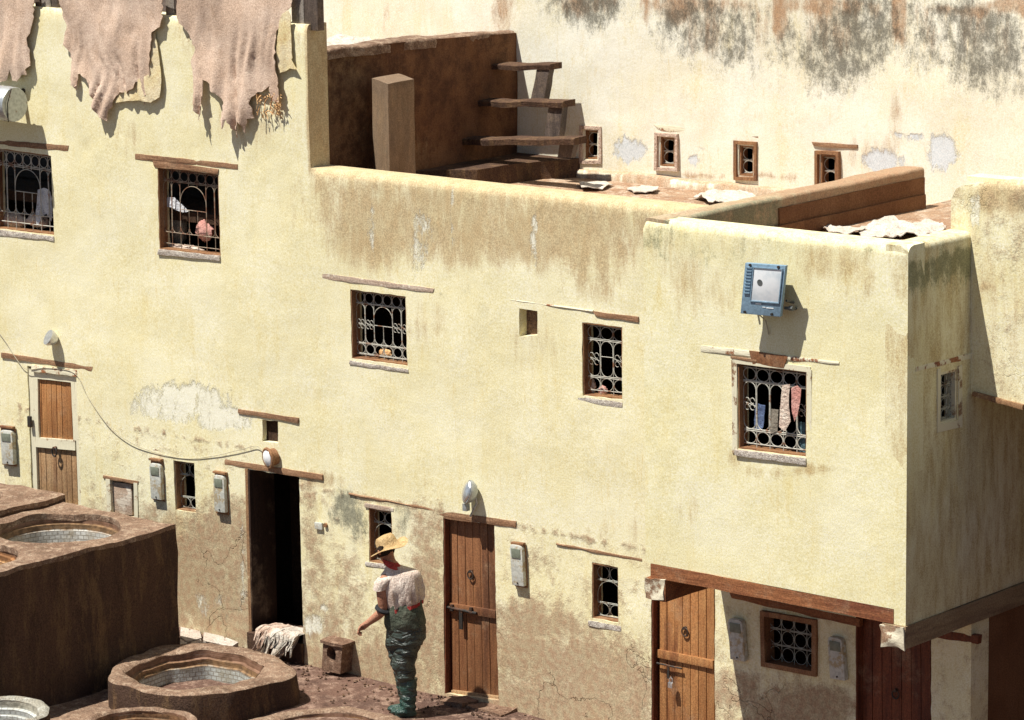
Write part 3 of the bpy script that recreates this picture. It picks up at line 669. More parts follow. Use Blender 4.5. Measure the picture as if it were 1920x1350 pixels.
doorset(D4, 7, 'door_dark', 'door', .8, (.5, .45), None, B1, 'dark red plank door in deep shade right of the window')
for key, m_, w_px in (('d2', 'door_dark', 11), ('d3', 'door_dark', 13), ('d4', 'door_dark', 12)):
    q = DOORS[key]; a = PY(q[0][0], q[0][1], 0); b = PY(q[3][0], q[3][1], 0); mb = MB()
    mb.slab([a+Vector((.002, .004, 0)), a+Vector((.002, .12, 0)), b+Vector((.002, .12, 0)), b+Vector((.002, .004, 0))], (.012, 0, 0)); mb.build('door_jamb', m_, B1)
# hatch
q = doorquad(((206, 903), (246, 908), (248, 966), (208, 962)), .03); mb = MB(); mb.slab(q, (0, .03, 0)); o = mb.build('hatch', 'lintel_grey', B1, bevel=.004); o['label'] = 'low pinkish hatch in a white frame'
for a in (((198, 898), (206, 899), (209, 968), (201, 968)), ((250, 905), (257, 906), (259, 975), (252, 975))):
    mb = MB(); mb.slab([PY(x, y, -.008) for x, y in a], (0, .05, 0)); mb.build('frame', 'frame_white', o, sub=3, wob=.003)
# wall tops
mb = MB(); mb.box((-1.72, .06, 4.3), (3.2, .268, 5.02)); mb.build('parapet_core', 'cap', B1)
# base course of darker earth render: doorway step and door sill stones
mb = MB(); a = PY(466, 1184, -.02); b = PY(568, 1207, -.02); mb.slab([Vector((a.x, -.04, a.z)), Vector((b.x, -.04, b.z)), Vector((b.x, -.04, -.2)), Vector((a.x, -.04, -.2))], (0, .5, 0)); mb.build('doorstep', 'vatside', B1, sub=5, wob=.02, bevel=0)
for i, (x0, x1) in enumerate(((.02, .30), (.33, .80))):
    mb = MB(); mb.box((x0, -.24+i*.02, -.1), (x1, .03, .045-.015*i)); o = mb.build('sill_stone', 'clay', B1, sub=4, wob=.025, wsc=6)

# ================================================================== PROJECTING CORNER BLOCK
D = -1.03; XS = PY(1703, 472, D).x; XL = PY(1206, 432, D).x; ZT = PY(1240, 413, D).z; ZT2 = PY(1703, 462, D).z; ZB = PY(1240, 1060, D).z; ZC = PY(1698, 1174, D).z; XR = PY(1677, 1150, D).x; YN = PX(1822, 440, XS).y
print('XS', XS, 'XL', XL, 'ZT', ZT, ZT2, 'ZB', ZB, 'ZC', ZC, 'XR', XR, 'YN', YN)
B3 = thing('projecting_upper_room', 'yellow upper-storey block jutting out over the lane on heavy timber beams', 'building', (4.2, D, 1.8))
W4 = ((1382, 680.5), (1512.5, 697), (1512.5, 857), (1384, 841))
def b3b(P, x, y):
    v = blob(x, y, [(1290, 530, 40, 80, .55), (1340, 540, 60, 50, .5), (1560, 490, 80, 40, .6), (1690, 520, 20, 60, .6), (1620, 520, 50, 50, .4), (1250, 480, 60, 50, .45), (1520, 880, 40, 12, .7), (1440, 885, 60, 14, .55), (1375, 860, 12, 20, .7), (1480, 1160, 20, 8, .5), (1290, 960, 40, 30, .3)])
    return max(v, .3*sst(4.4, 5.0, P.z)) if P.z > 4.4 else v
ZT_ = 0
b3m = lambda P, x, y: max(blob(x, y, [(1235, 445, 45, 30, .55), (1330, 480, 120, 25, .4), (1290, 440, 60, 20, .3)]), .32*sst(ZT-.25, ZT-.03, P.z))
panel('wall', [(XL, ZB), (XR, ZB), (XR, ZC), (XS, ZC), (XS, ZT2), (XL+.08, ZT), (XL+.02, ZT-.03), (XL, ZT-.09)], [q2(W4, D)], fY(D), .055, 'yellow_clean', B3, .24, [.16], lambda a, b: wallwave(a, b)*.8*min(1, (XS-a)*8, (a-XL)*8)+rnd(b, lerp(ZT, ZT2, (a-XL)/(XS-XL)), .08), rows=(rrows(XL, XS, (ZT+ZT2)/2, .09),), attrs=dict(brown=b3b, mold=b3m, pale=lambda P, x, y: 0), wobble=.006)
SWQ = ((1763, 699), (1795, 691.5), (1795, 787), (1762, 797.5))
sq = [((p := PX(x, y, XS)).y, p.z) for x, y in SWQ]
panel('wall', [(D, ZC), (2.6, ZC), (2.6, ZT2), (D, ZT2)], [sq], fX(XS), .055, 'yellow_clean', B3, .22, [.12], lambda a, b: wallwave(a+9, b)*.8*min(1, (a-D)*8)+rnd(b, ZT2, .07), rows=(rrows(D, 2.6, ZT2, .07),), attrs=dict(dirt=lambda P, x, y: .08, brown=lambda P, x, y: .5, mold=lambda P, x, y: .95*sst(ZT-.60, ZT-.22, P.z)*(1-.65*sst(ZT-.15, ZT-.12, P.z))), wobble=.004)  # even brown and dirt deepen the colour to imitate this side's golden shade
# left flank and closing faces behind
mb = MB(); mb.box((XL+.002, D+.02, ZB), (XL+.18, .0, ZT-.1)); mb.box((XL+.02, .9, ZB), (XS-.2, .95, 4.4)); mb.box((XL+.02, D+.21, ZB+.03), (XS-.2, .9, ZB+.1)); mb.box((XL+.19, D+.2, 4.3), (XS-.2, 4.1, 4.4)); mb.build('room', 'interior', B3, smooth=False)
window(None, B3, 'frame_brown', 'grille_w', 5, [(.045, .2, C), (.215, .78, P_), (.8, .955, C)], quad=W4, Y=D, fw_=.014, lint=((1314, 647), (1573.5, 679), (1573, 684), (1314, 659)), lm='lintel_white', sill=((1380, 842), (1513, 859), (1513, 871), (1380, 853)), sillp=.025, r=.005, scroll=[(.1, .48), (.9, .48)])
# white painted surround
wr = thing
mb = MB()
for a in (((1372, 674), (1382, 676), (1383, 845), (1374, 850)), ((1513, 692), (1522, 693), (1522, 862), (1514, 858)), ((1376, 670), (1520, 688), (1520, 698), (1376, 681))):
    mb.slab([PY(x, y, D) + Vector((0, -.006, 0)) for x, y in a], (0, .03, 0))
mb.build('window_surround', 'frame_white', B3, sub=4, wob=.004, wsc=9)
strip(((1405, 657), (1478, 668), (1470, 690), (1412, 682)), D, 'door_red', B3, 'lintel', -.010)
strip(((1371, 667), (1420, 674), (1420, 680), (1371, 672)), D, 'lintel', B3, 'lintel', -.012)
window(None, B3, 'frame_white', 'grille_g', 3, [(.03, .26, C), (.28, .5, C), (.52, .74, C), (.76, .96, C)], quad=SWQ, axis='x', X=XS, fw_=.02, gd=.05, lint=((1717, 688), (1822, 662), (1822, 672), (1717, 697)), lm='lintel_white', r=.003)
mb = MB()
for a in (((1757, 692), (1763, 690), (1762, 806), (1757, 811)), ((1796, 686), (1803, 684), (1803, 800), (1797, 798)), ((1757, 796), (1803, 786), (1803, 800), (1757, 811))):
    mb.slab([PX(x, y, XS) + Vector((.008, 0, 0)) for x, y in a], (-.03, 0, 0))
mb.build('window_surround', 'frame_white', B3, sub=2, wob=.003)
mb = MB(); mb.box((XS-.26, D+.3, 3.0), (XS-.24, .5, 4.3)); mb.build('dark_backing', 'unlit_dark', B3)  # added black sheet that paints the dark behind the side window
# parapet round the block
Z3 = PX(1735, 389, XL+.26).z
YE = PZ(1722, 313, ZT).y; Z3 = PX(1735, 389, XL+.27).z if True else 0; Z3 = PY(1737, 389, YE).z; print('YE', YE, PZ(1722, 313, ZT).x)
cm = dict(mold=lambda P, x, y: .55+.3*nz(P.x*3, P.y*3, 0) if P.z < ZT-.02 else .3, brown=lambda P, x, y: .25, pale=lambda P, x, y: .0)
mb = MB(); mb.box((XL+.04, D+.06, 4.3), (XS-.08, D+.235, ZT-.05)); mb.box((XS-.218, D+.06, 4.3), (XS-.05, YN+.05, ZT2-.05)); mb.build('parapet_core', 'yellow_clean', B3)
sweep([(XL+.13, D+.02, ZT-.17), (XL+.13, YE, ZT-.17)], rsec(-.13, .13, -.3, .17, .035), 'parapet', 'cap', B3, .008,
      attrs=dict(mold=lambda P, x, y: .8*sst(1.4, .2, P.y) if P.x > XL+.2 else .2, brown=lambda P, x, y: .5+.5*sst(.3, 1.5, P.y)))
# brown inner face of that parapet, with a step along its foot
mb = MB(); mb.box((XL+.15, .6, 4.42), (XL+.272, YE-.01, ZT-.09)); mb.box((XL+.15, .2, 4.42), (XL+.295, YE-.03, Z3+.13)); mb.build('parapet_facing', 'brownwall', B3, sub=5, wob=.008)
# beams
bm_ = MB(); bm_.box((PY(1219, 1062, D).x, D-.006, ZB-.125), (XR, D+.16, ZB-.003)); bm_.build('beam', 'beam', B3, sub=7, wob=.010, wsc=3)
for nm, X0, X1, Y1 in (('A', XL+.02, XL+.235, -.02), ('B', XS-.225, XS+.014, 2.5)):
    mb = MB(); zb_, zt_2 = (PY(1225, 1123, D).z, ZB-.128) if nm == 'A' else (PY(1690, 1215, D).z, ZC-.004); mb.box((X0, D-.02, zb_), (X1, Y1, zt_2)); mb.build('beam', 'beamy' if nm == 'B' else 'beam', B3, sub=7, wob=.010, wsc=4)
    mb = MB(); mb.box((X0+.004, D-.035, zb_+.004), (X1-.004, D-.016, zt_2-.003)); mb.build('beam_end', 'beamend', B3, sub=6, wob=.03, wsc=9)
mb = MB()
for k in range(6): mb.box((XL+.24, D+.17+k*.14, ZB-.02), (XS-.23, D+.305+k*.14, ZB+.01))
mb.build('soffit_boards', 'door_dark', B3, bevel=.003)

# ================================================================== TERRACE, REAR BUILDING
YB = 4.15; ZF = 4.45
mb = MB(); n = 40
tv = [(lerp(-2.7, 5.2, i/n), lerp(.25, YB, j/20), ZF+nz(i*.3, j*.3, 0)*.02) for i in range(n+1) for j in range(21)]
mb.add(tv, [(i*21+j, (i+1)*21+j, (i+1)*21+j+1, i*21+j+1) for i in range(n) for j in range(20)]); structure(mb.build('terrace_floor', 'terrace'))
mb = MB(); mb.box((XL+.2, D+.22, Z3-.1), (XS-.2, YB, Z3)); o = mb.build('raised_terrace_floor', 'terrace', None, sub=8, wob=.012, wsc=4); structure(o)
mb = MB(); mb.box((-9.4, .25, 5.55), (-2.85, YB, 5.72)); structure(mb.build('upper_terrace_floor', 'terrace'))
B2 = thing('rear_building', 'tall cream wall with black mould stains and four tiny grilled windows behind the terrace', 'building', (1, YB, 4.4))
def qb(x, y, w_, h_, l=2): return ((x, y), (x+w_, y+l), (x+w_, y+h_+l), (x, y+h_))
RW = [((1097, 243), (1122, 245), (1122, 299), (1097, 298)), ((1238, 256), (1265, 259), (1265, 313), (1237, 311)), ((1386, 271), (1413, 274), (1413, 331), (1386, 329)), ((1538, 290), (1567, 292), (1567, 352), (1538, 352))]
MOB = [(1100, 5, 75, 55, .8), (1300, 40, 80, 70, .7), (1370, 70, 70, 70, .7), (1570, 100, 85, 80, .78), (1620, 50, 80, 80, .8), (1850, 90, 90, 90, .82), (1790, 50, 90, 70, .7), (1550, 130, 60, 60, .62), (1740, 60, 70, 80, .6), (1880, 150, 70, 50, .6), (1460, 20, 600, 30, .35), (1420, 110, 80, 60, .4), (1480, 70, 50, 50, .55), (1700, 70, 60, 60, .5), (1330, 110, 60, 30, .4)]
BRB = [(1560, 60, 60, 60, .5), (1330, 60, 50, 50, .45), (1840, 60, 70, 50, .45), (1420, 40, 30, 60, .4), (1730, 60, 30, 60, .4), (1463, 30, 14, 50, 1.3), (1686, 30, 14, 55, 1.3), (945, 20, 22, 60, .7), (1270, 10, 25, 40, .9), (1208, 10, 10, 40, .7), (1300, 8, 120, 18, .7), (1550, 10, 90, 20, .8), (1820, 20, 80, 14, .8), (1900, 10, 50, 16, 1.2), (1100, 5, 60, 25, .7), (1680, 240, 14, 90, .45), (720, 40, 12, 60, .3), (1640, 20, 20, 20, .5), (1290, 330, 300, 6, .7), (1620, 290, 90, 30, .35), (1210, 245, 20, 10, .4)]
PAB = [(1180, 282, 32, 22, 1.), (1300, 300, 12, 12, .9), (1650, 300, 40, 22, 1.), (1765, 285, 30, 35, 1.), (1700, 258, 30, 12, .8), (1310, 280, 10, 8, .7)]
panel('wall', [(-7, 4.4), (11, 4.4), (11, 9), (-7, 9)], [q2(q, YB) for q in RW], fY(YB), .075, 'cream', B2, .3, [.14]*4, lambda a, b: wallwave(a, b)*1.5, dict(brown=lambda P, x, y: blob(x, y, BRB), mold=lambda P, x, y: blob(x, y, MOB), pale=lambda P, x, y: blob(x, y, PAB), dirt=lambda P, x, y: .06), wobble=.006)
mb = MB(); mb.box((-7, YB+.31, 4.4), (11, YB+.4, 9)); mb.build('room', 'unlit_dark', B2)
LR = [((1072, 219), (1130, 224), (1130, 236), (1080, 232), 'lintel_white'), ((1225, 233), (1288, 238), (1288, 248), (1240, 245), 'lintel_white'), ((1378, 247), (1422, 252), (1422, 262), (1378, 258), 'lintel'), ((1522, 266), (1608, 272), (1607, 279), (1526, 274), 'lintel')]
for k, q in enumerate(RW):
    w_ = window(None, B2, 'frame_brown', 'grille_w', 1, [(.06, .49, C), (.51, .94, C)], quad=q, Y=YB, fw_=.018, gd=.05, lint=LR[k][:4], lm=LR[k][4], r=.005)
    a = [(q[0][0]-8, q[0][1]-8), (q[1][0]+8, q[1][1]-8), (q[2][0]+8, q[2][1]+8), (q[3][0]-8, q[3][1]+8)]
    Q = [PY(x, y, YB) for x, y in a]; ring(Q, .034, -.03, .02, 'hidepink' if k in (0, 1) else 'frame_brown', w_, 'surround')
# low plinth along its foot, patchy plaster
sweep([(-2.5, YB-.0, 4.42), (9, YB, 4.42)], [(0, 0), (.075, 0), (.07, .105), (.05, .125), (0, .13)], 'plinth', 'cream', B2, .012, attrs=dict(brown=lambda P, x, y: .95 if P.z > 4.525 else (.85 if P.z < 4.46 else .30+.7*abs(nz(P.x*3, 0, 2))), dirt=lambda P, x, y: .3))

# brown terrace wall running back
XW = -2.588
TW = thing('terrace_wall', 'dark brown adobe wall running back from the tower to the cream wall', 'wall', (XW, 2.4, 4.4))
tw = lambda P, x, y: max(blob(x, y, [(640, 200, 50, 140, .9), (760, 300, 60, 60, .5)]), 0)
panel('wall', [(.3, 4.4), (YB, 4.4), (YB, 5.93), (2.6, 5.99), (.3, 6.02)], [], fX(XW), .06, 'brownwall', TW, .25, None, lambda a, b: wallwave(a, b)*2, dict(brown=tw, dirt=lambda P, x, y: .4+.3*nz(P.y, P.z, 0)))
sweep([(XW-.0, .3, 5.95), (XW-.0, 2.6, 5.93), (XW, YB-.02, 5.86)], [(-a, b) for a, b in rsec(-.012, .26, -.02, .085, .035)][::-1], 'wall_top', 'vat', TW, .016)
mb = MB(); mb.box((-2.6, .2, 4.4), (-1.93, .3, 6.2)); mb.box((-2.86, .3, 5.5), (-2.84, YB, 5.9)); mb.build('wall_back', 'brownwall', TW)
# pillar
pc = [PZ(x, y, 5.70) for x, y in ((697, 147), (727, 157), (776, 148), (747, 138))]
PL = thing('masonry_pillar', 'square brown masonry pillar standing in front of the brown terrace wall', 'pillar', tuple((sum(pc, Vector())/4)-Vector((0, 0, 1.26))))
mb = MB(); lp_ = [c_ for i in range(4) for c_ in [pc[i].lerp(pc[(i+1) % 4], t/4) for t in range(4)]]; mb.loft([[p-Vector((0, 0, 1.3*k/16)) for p in lp_] for k in range(17)]); me = mb.mesh('shaft')
for v in me.vertices: v.co += noise.noise_vector(v.co*5)*.006
for an in ('brown', 'dirt', 'pale', 'mold'):
    at = me.attributes.new(an, 'FLOAT', 'POINT'); at.data.foreach_set('value', [{'brown': .55, 'dirt': .0, 'pale': 0, 'mold': .25}[an]*(1 if v.co.z < 5.62 else .3) for v in me.vertices])
link('shaft', me, 'taupe', PL, 40)
# stair
ST = thing('terrace_stair', 'open brown stair of three thick treads against the terrace wall', 'stairs', (-2.1, 3.6, 4.45))
for (lx, ly, rx, ry, th, dp, nm) in ((922, 122, 1031, 121, .06, .2, 't'), (898, 190, 1056, 190, .065, .2, 't'), (868, 261, 1077, 260, .07, .2, 't')):
    a = PX(lx, ly, XW); b = PY(rx, ry, a.y)
    mb = MB(); mb.box((XW-.05, a.y, 0), (b.x, a.y+dp, 0));  # placeholder heights set below
    n = 14; rings = []
    for k in range(n+1):
        t = k/n; x = lerp(XW-.05, b.x, t); z = lerp(a.z, b.z, t)+nz(x*5, a.y, 0)*.015
        rings.append([(x, a.y, z-th-.0), (x, a.y-.008, z-.012), (x, a.y+.012, z), (x, a.y+dp, z+.005), (x, a.y+dp, z-th)])
    mb = MB(); mb.loft(rings); mb.build('tread', 'vatside', ST, sharp=40)
for q, Y in ((((1006, 131), (1030, 131), (1019, 188), (995, 188)), 3.75), (((1028, 202), (1055, 202), (1047, 259), (1021, 259)), 3.55), (((1050, 270), (1076, 270), (1070, 296), (1045, 296)), 3.37)):
    mb = MB(); mb.slab([PY(x, y, Y) for x, y in q], (0, .09, 0)); mb.build('riser', 'postdark', ST, sub=3, wob=.01, wsc=6)
a = PX(785, 318, XW); b = PZ(1090, 297, 4.645); zt = 4.645
lp = [(XW-.02, a.y-.1), (XW+.5, a.y+.35), (b.x-.25, b.y-.42), (b.x, b.y-.12), (b.x+.02, b.y+.05), (XW-.02, b.y+.05)]
lp = densify(lp, .12)
mb = MB(); mb.loft([[Vector((x, y, z))+noise.noise_vector(Vector((x, y, z))*4)*.02 for x, y in lp] for z in (4.4, 4.5, 4.58, 4.645)]); mb.build('platform', 'vatside', ST, sharp=40)

# ================================================================== NEIGHBOUR BUILDING
NB = thing('neighbouring_building', 'pale yellow upper storey of the neighbour at the right edge, bridging a dark passage', 'building', (6.5, YN, 3.6))
a = PY(1782, 345, YN); b = PY(1826, 738, YN); c = PY(1920, 762, YN)
panel('wall', [(a.x, 3.66), (b.x, b.z), (c.x, c.z), (c.x+3, c.z-.25), (c.x+3, 5.62), (c.x, 5.60), (a.x+.14, 5.50), (a.x+.05, 5.46), (a.x, 5.36)], [], fY(YN), .06, 'yellow', NB, .3, None, lambda u, v: wallwave(u+4, v)*1.6+rnd(v, 5.60, .12)+nz(u*4, v*4, 0)*.02*sst(5.2, 5.5, v), rows=(rrows(a.x, c.x+3, 5.60, .12),), attrs=dict(brown=lambda P, x, y: max(blob(x, y, [(1880, 370, 60, 40, .95), (1850, 540, 14, 8, .9), (1880, 480, 60, 60, .35)]), .35), dirt=lambda P, x, y: 0.3 if P.z > 4.9 else .15, pale=lambda P, x, y: blob(x, y, [(1830, 400, 10, 40, .9)])))
mb = MB(); mb.box((a.x+.1, YN+.1, 4.6), (c.x+3, YN+.29, 5.56)); mb.build('parapet_core', 'yellow', NB)
mb = MB(); mb.box((XS+.2, YN+.31, 3.70), (9.2, 4.1, 3.76)); mb.box((XS+.2, YN+.31, 5.3), (9.2, 4.1, 5.35)); mb.box((XS-.2, YN+.25, 4.4), (XS+.2, 4.1, 5.30)); mb.build('floor_slab', 'yellow_clean', NB)
strip(((1826, 734), (1921, 758), (1921, 768), (1826, 742)), YN, 'frame', NB, 'floor_edge', -.03, .1)
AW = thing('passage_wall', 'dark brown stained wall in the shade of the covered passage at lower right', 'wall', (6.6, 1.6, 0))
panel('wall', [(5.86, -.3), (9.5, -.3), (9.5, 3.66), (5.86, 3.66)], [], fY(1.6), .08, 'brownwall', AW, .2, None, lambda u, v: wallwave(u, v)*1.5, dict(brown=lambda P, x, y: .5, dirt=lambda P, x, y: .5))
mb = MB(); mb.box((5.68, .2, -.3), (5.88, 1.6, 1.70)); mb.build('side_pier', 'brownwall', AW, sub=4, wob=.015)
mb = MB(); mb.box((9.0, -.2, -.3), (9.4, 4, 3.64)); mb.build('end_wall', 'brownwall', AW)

# ================================================================== VATS
def ringpts(c, fr, n=64): return [(c[0]+fr(t)*math.cos(t), c[1]+fr(t)*math.sin(t)) for t in [TP*k/n for k in range(n)]]
def radial(c, pts):
    A = sorted((math.atan2(y-c[1], x-c[0]) % TP, math.hypot(x-c[0], y-c[1])) for x, y in pts)
    def f(t):
        t %= TP
        for i in range(len(A)):
            a, ra = A[i]; b, rb = A[(i+1) % len(A)]; bb = b if b > a else b+TP; tt = t if t >= a else t+TP
            if a <= tt <= bb:
                # straight edge between corners
                xa, ya = ra*math.cos(a), ra*math.sin(a); xb, yb = rb*math.cos(b), rb*math.sin(b)
                dx, dy = math.cos(t), math.sin(t); ex, ey = xb-xa, yb-ya; dn = dx*ey-dy*ex
                return (xa*ey-ya*ex)/dn if abs(dn) > 1e-6 else ra
        return A[0][1]
    return f
def vat(name, label, c, fo, fi, z, zb, zin, mats, inner_mat, parent_loc=None, group='dye vats sunk among the tank blocks', wob=.02, smooth_o=2, flare=0.):
    t_ = thing(name, label, 'dye vat', (c[0], c[1], zb), group)
    n = 72; O = [fo(TP*k/n) for k in range(n)]
    for _ in range(smooth_o): O = [(O[k-1]+O[k]*2+O[(k+1) % n])/4 for k in range(n)]
    def rg(rad, z_, w=wob):
        out = []
        for k in range(n):
            a = TP*k/n; p = Vector((c[0]+rad[k]*math.cos(a), c[1]+rad[k]*math.sin(a), z_)); out.append(p+noise.noise_vector(p*3)*w*1.5+noise.noise_vector(p*9)*w*.5)
        return out
    I = [fi(TP*k/n) for k in range(n)]
    mb = MB()
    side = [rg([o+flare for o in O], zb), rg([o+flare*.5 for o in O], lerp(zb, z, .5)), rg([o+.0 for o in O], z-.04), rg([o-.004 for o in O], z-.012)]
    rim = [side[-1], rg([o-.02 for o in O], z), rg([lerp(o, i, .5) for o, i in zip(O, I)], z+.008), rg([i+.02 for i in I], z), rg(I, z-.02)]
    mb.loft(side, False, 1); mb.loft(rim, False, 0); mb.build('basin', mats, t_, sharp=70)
    # inner wall
    V = []; Fc = []; zs = [z-.018, z-.06, z-.09, z-.10, z-.15, z-.16, z-.3, z-.5, zin]; rs = [0, 0, .0, -.03, -.03, -.05, -.05, -.055, -.07]
    for zz, dr_ in zip(zs, rs):
        V += rg([i+dr_ for i in I], zz, wob*.6)
    for j in range(len(zs)-1):
        for k in range(n): Fc.append((j*n+k, j*n+(k+1) % n, (j+1)*n+(k+1) % n, (j+1)*n+k))
    Fc.append(tuple((len(zs)-1)*n+k for k in range(n)))
    me = bpy.data.meshes.new('lining'); me.from_pydata([tuple(v) for v in V], [], Fc)
    at = me.attributes.new('arc', 'FLOAT', 'POINT'); rr = sum(I)/n
    at.data.foreach_set('value', [abs((k % n)/n-.5)*2*TP/2*rr for k in range(len(V))])
    link('lining', me, inner_mat, t_, 50)
    return t_
# octagonal vat
zO = .30
po = [tuple(PZ(x, y, zO)[:2]) for x, y in ((198, 1270), (233, 1234), (300, 1209), (387, 1205), (452, 1211), (517, 1230), (562, 1258), (552, 1268), (450, 1294), (353, 1306), (273, 1298), (203, 1277))]
pi_ = [tuple(PZ(x, y, zO)[:2]) for x, y in ((235, 1262), (262, 1240), (310, 1224), (390, 1216), (455, 1226), (493, 1248), (480, 1265), (430, 1284), (353, 1293), (275, 1286))]
cO = (sum(p[0] for p in pi_)/len(pi_), sum(p[1] for p in pi_)/len(pi_))
T1 = tiles('glazed_tiles_grey', (.50, .53, .50), (.27, .16, .08), (.27, .24, .20), zO, .10)
vat('octagonal_vat', 'faceted brown vat with grey tiled lining at the foot of the tall tank', cO, radial(cO, po), radial(cO, pi_), zO, -.1, -.45, ['vat', 'vatside'], T1, smooth_o=1)
zA = .22
A_ = PZ(262, 1352, zA)
T2 = tiles('ochre_brick', (.38, .24, .14), (.22, .12, .06), (.20, .11, .065), zA, .05)
vat('round_vat', 'small round vat with ochre brick lining at the bottom edge left of centre', (A_.x, A_.y), lambda t: .53, lambda t: .44, zA, -.15, -.5, ['vat', 'vatside'], T2, smooth_o=0)
zB = .06; B_ = PZ(606, 1370, zB)
T3 = tiles('gold_brick', (.42, .25, .11), (.32, .17, .06), (.22, .12, .06), zB, .05)
vat('round_vat', 'wide sunken vat with gold-brown brick lining beside the man\'s boots', (B_.x, B_.y), lambda t: .80, lambda t: .63, zB, -.3, -.6, ['vat', 'vatside'], T3, smooth_o=0)
zC = .36; C_ = PZ(-22, 1335, zC)
T4 = tiles('lime_lining', (.52, .54, .52), (.45, .42, .34), (.36, .36, .33), zC, .02)
vat('round_vat', 'round vat with a grey lime-crusted rim in the bottom left corner', (C_.x, C_.y), lambda t: .56, lambda t: .46, zC, -.2, -.4, ['vatgrey', 'vatside'], T4, smooth_o=0)
# raised earth between the vats
sh = MB(); sh.box((-2.85, -3.4, -.2), (-.9, -1.9, .02)); o = sh.build('vat_bench', 'vat', None, sub=8, wob=.03); tag(o, 'reddish earth shelf joining the bottom vats', 'earth shelf')

# tall tank blocks with openings in their tops
def tank(name, label, x0, x1, y0, y1, z, openings, wob=.022):
    t_ = thing(name, label, 'tank', ((x0+x1)/2, (y0+y1)/2, 0), 'tall raised tank blocks')
    H = []
    for (cx, cy, rr) in openings: H.append([(cx+rr*math.cos(TP*k/56)*(1+.03*math.sin(3*TP*k/56)), cy+rr*math.sin(TP*k/56)) for k in range(56)])
    fz = lambda u, v, w: (lambda p: p+noise.noise_vector(p*3.)*wob*1.3+noise.noise_vector(p*9)*wob*.4)(Vector((u, v, z-w)))
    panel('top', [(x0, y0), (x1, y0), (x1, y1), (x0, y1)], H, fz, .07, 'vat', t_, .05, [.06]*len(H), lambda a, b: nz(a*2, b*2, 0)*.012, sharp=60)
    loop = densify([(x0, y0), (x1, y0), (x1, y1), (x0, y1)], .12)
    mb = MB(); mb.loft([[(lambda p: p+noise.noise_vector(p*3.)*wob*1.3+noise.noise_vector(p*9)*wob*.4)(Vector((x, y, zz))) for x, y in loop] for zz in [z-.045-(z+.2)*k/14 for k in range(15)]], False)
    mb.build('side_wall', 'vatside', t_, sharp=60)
    for i, (cx, cy, rr) in enumerate(openings):
        n = 56; V = []; Fc = []; zs = [z-.055, z-.10, z-.105, z-.16, z-.165, z-.4, z-.8]; rs = [0, 0, -.03, -.03, -.05, -.06, -.07]
        for zz, d_ in zip(zs, rs): V += [Vector((cx+(rr+d_)*math.cos(TP*k/n)*(1+.03*math.sin(3*TP*k/n)), cy+(rr+d_)*math.sin(TP*k/n), zz)) for k in range(n)]
        for j in range(len(zs)-1):
            for k in range(n): Fc.append((j*n+k, j*n+(k+1) % n, (j+1)*n+(k+1) % n, (j+1)*n+k))
        Fc.append(tuple((len(zs)-1)*n+k for k in range(n)))
        me = bpy.data.meshes.new('lining'); me.from_pydata([tuple(v) for v in V], [], Fc)
        at = me.attributes.new('arc', 'FLOAT', 'POINT'); at.data.foreach_set('value', [abs((k % n)/n-.5)*TP*rr for k in range(len(V))])
        link('lining', me, TT[i % 2] if name == 'tank_block' else TT[0], t_, 50)
TT = [tiles('white_tiles', (.58, .57, .53), (.27, .16, .08), (.30, .27, .23), 1.47, .095), tiles('ochre_tiles', (.50, .30, .14), (.36, .17, .07), (.2, .1, .05), 1.47, .08)]
tank('tank_block', 'tall brown tank block whose shaded side fills the lower left', -4.5, -2.88, -7.5, -.85, 1.47, [(-3.72, -1.66, .62), (-3.68, -3.05, .6), (-3.7, -4.5, .6), (-3.7, -6, .6)])
tank('tank_block', 'farther brown tank block at the left edge with white liquid', -6.3, -4.52, -7.5, -.80, 1.54, [(-5.45, -1.62, .6), (-5.45, -3.1, .6)])
mb = MB(); mb.add([(-5.45+.57*math.cos(TP*k/40), -1.62+.57*math.sin(TP*k/40), 1.36) for k in range(40)], [tuple(range(40))]); tag(mb.build('lime_liquid', 'hidewhite'), 'milky white liquid in the far tank opening', 'liquid')

# ================================================================== THINGS ON THE WALLS
G_M = 'electricity meters on the ground-floor wall'
def meter(px, Y, label, board=None):
    q = [PY(x, y, Y-.06) for x, y in px]; c = sum(q, Vector())/4
    t_ = thing('electric_meter', label, 'meter', (c.x, Y, c.z), G_M)
    mb = MB(); loop = []
    for s_, t in ((.0, .10), (.06, .03), (.2, 0), (.8, 0), (.94, .03), (1, .10), (1, 1), (0, 1)): loop.append(bil(q, s_, t))
    mb.loft([loop, [p+Vector((0, .058, 0)) for p in loop]]); mb.build('case', 'meter', t_, bevel=.006)
    s2 = [bil(q, .14, .09), bil(q, .86, .09), bil(q, .86, .32), bil(q, .14, .32)]
    mb = MB(); mb.slab([p+Vector((0, -.007, 0)) for p in s2], (0, .01, 0)); mb.build('screen', 'metershade', t_, bevel=.003)
    mb = MB(); p = bil(q, .5, .93); mb.tube([p+Vector((0, -.008, 0)), p+Vector((0, .01, 0))], .008, 8); mb.build('screw', 'iron', t_)
    if board:
        mb = MB(); mb.slab([PY(x, y, Y-.018) for x, y in board], (0, .014, 0)); mb.build('backboard', 'frame_brown', t_, bevel=.003)
        b = [PY(x, y, Y-.02) for x, y in board]; mb = MB(); mb.slab([b[0]+Vector((0, -.03, 0)), b[1]+Vector((0, -.03, 0)), b[1]-Vector((0, .03, .022)), b[0]-Vector((0, .03, .022))], (0, .045, 0)); mb.build('hood', 'frame_brown', t_, bevel=.003)
meter(((-1, 806), (22, 808), (25, 872), (4, 870)), 0, 'white meter at the left edge beside the old white-framed door', ((1, 797), (27, 800), (30, 875), (4, 871)))
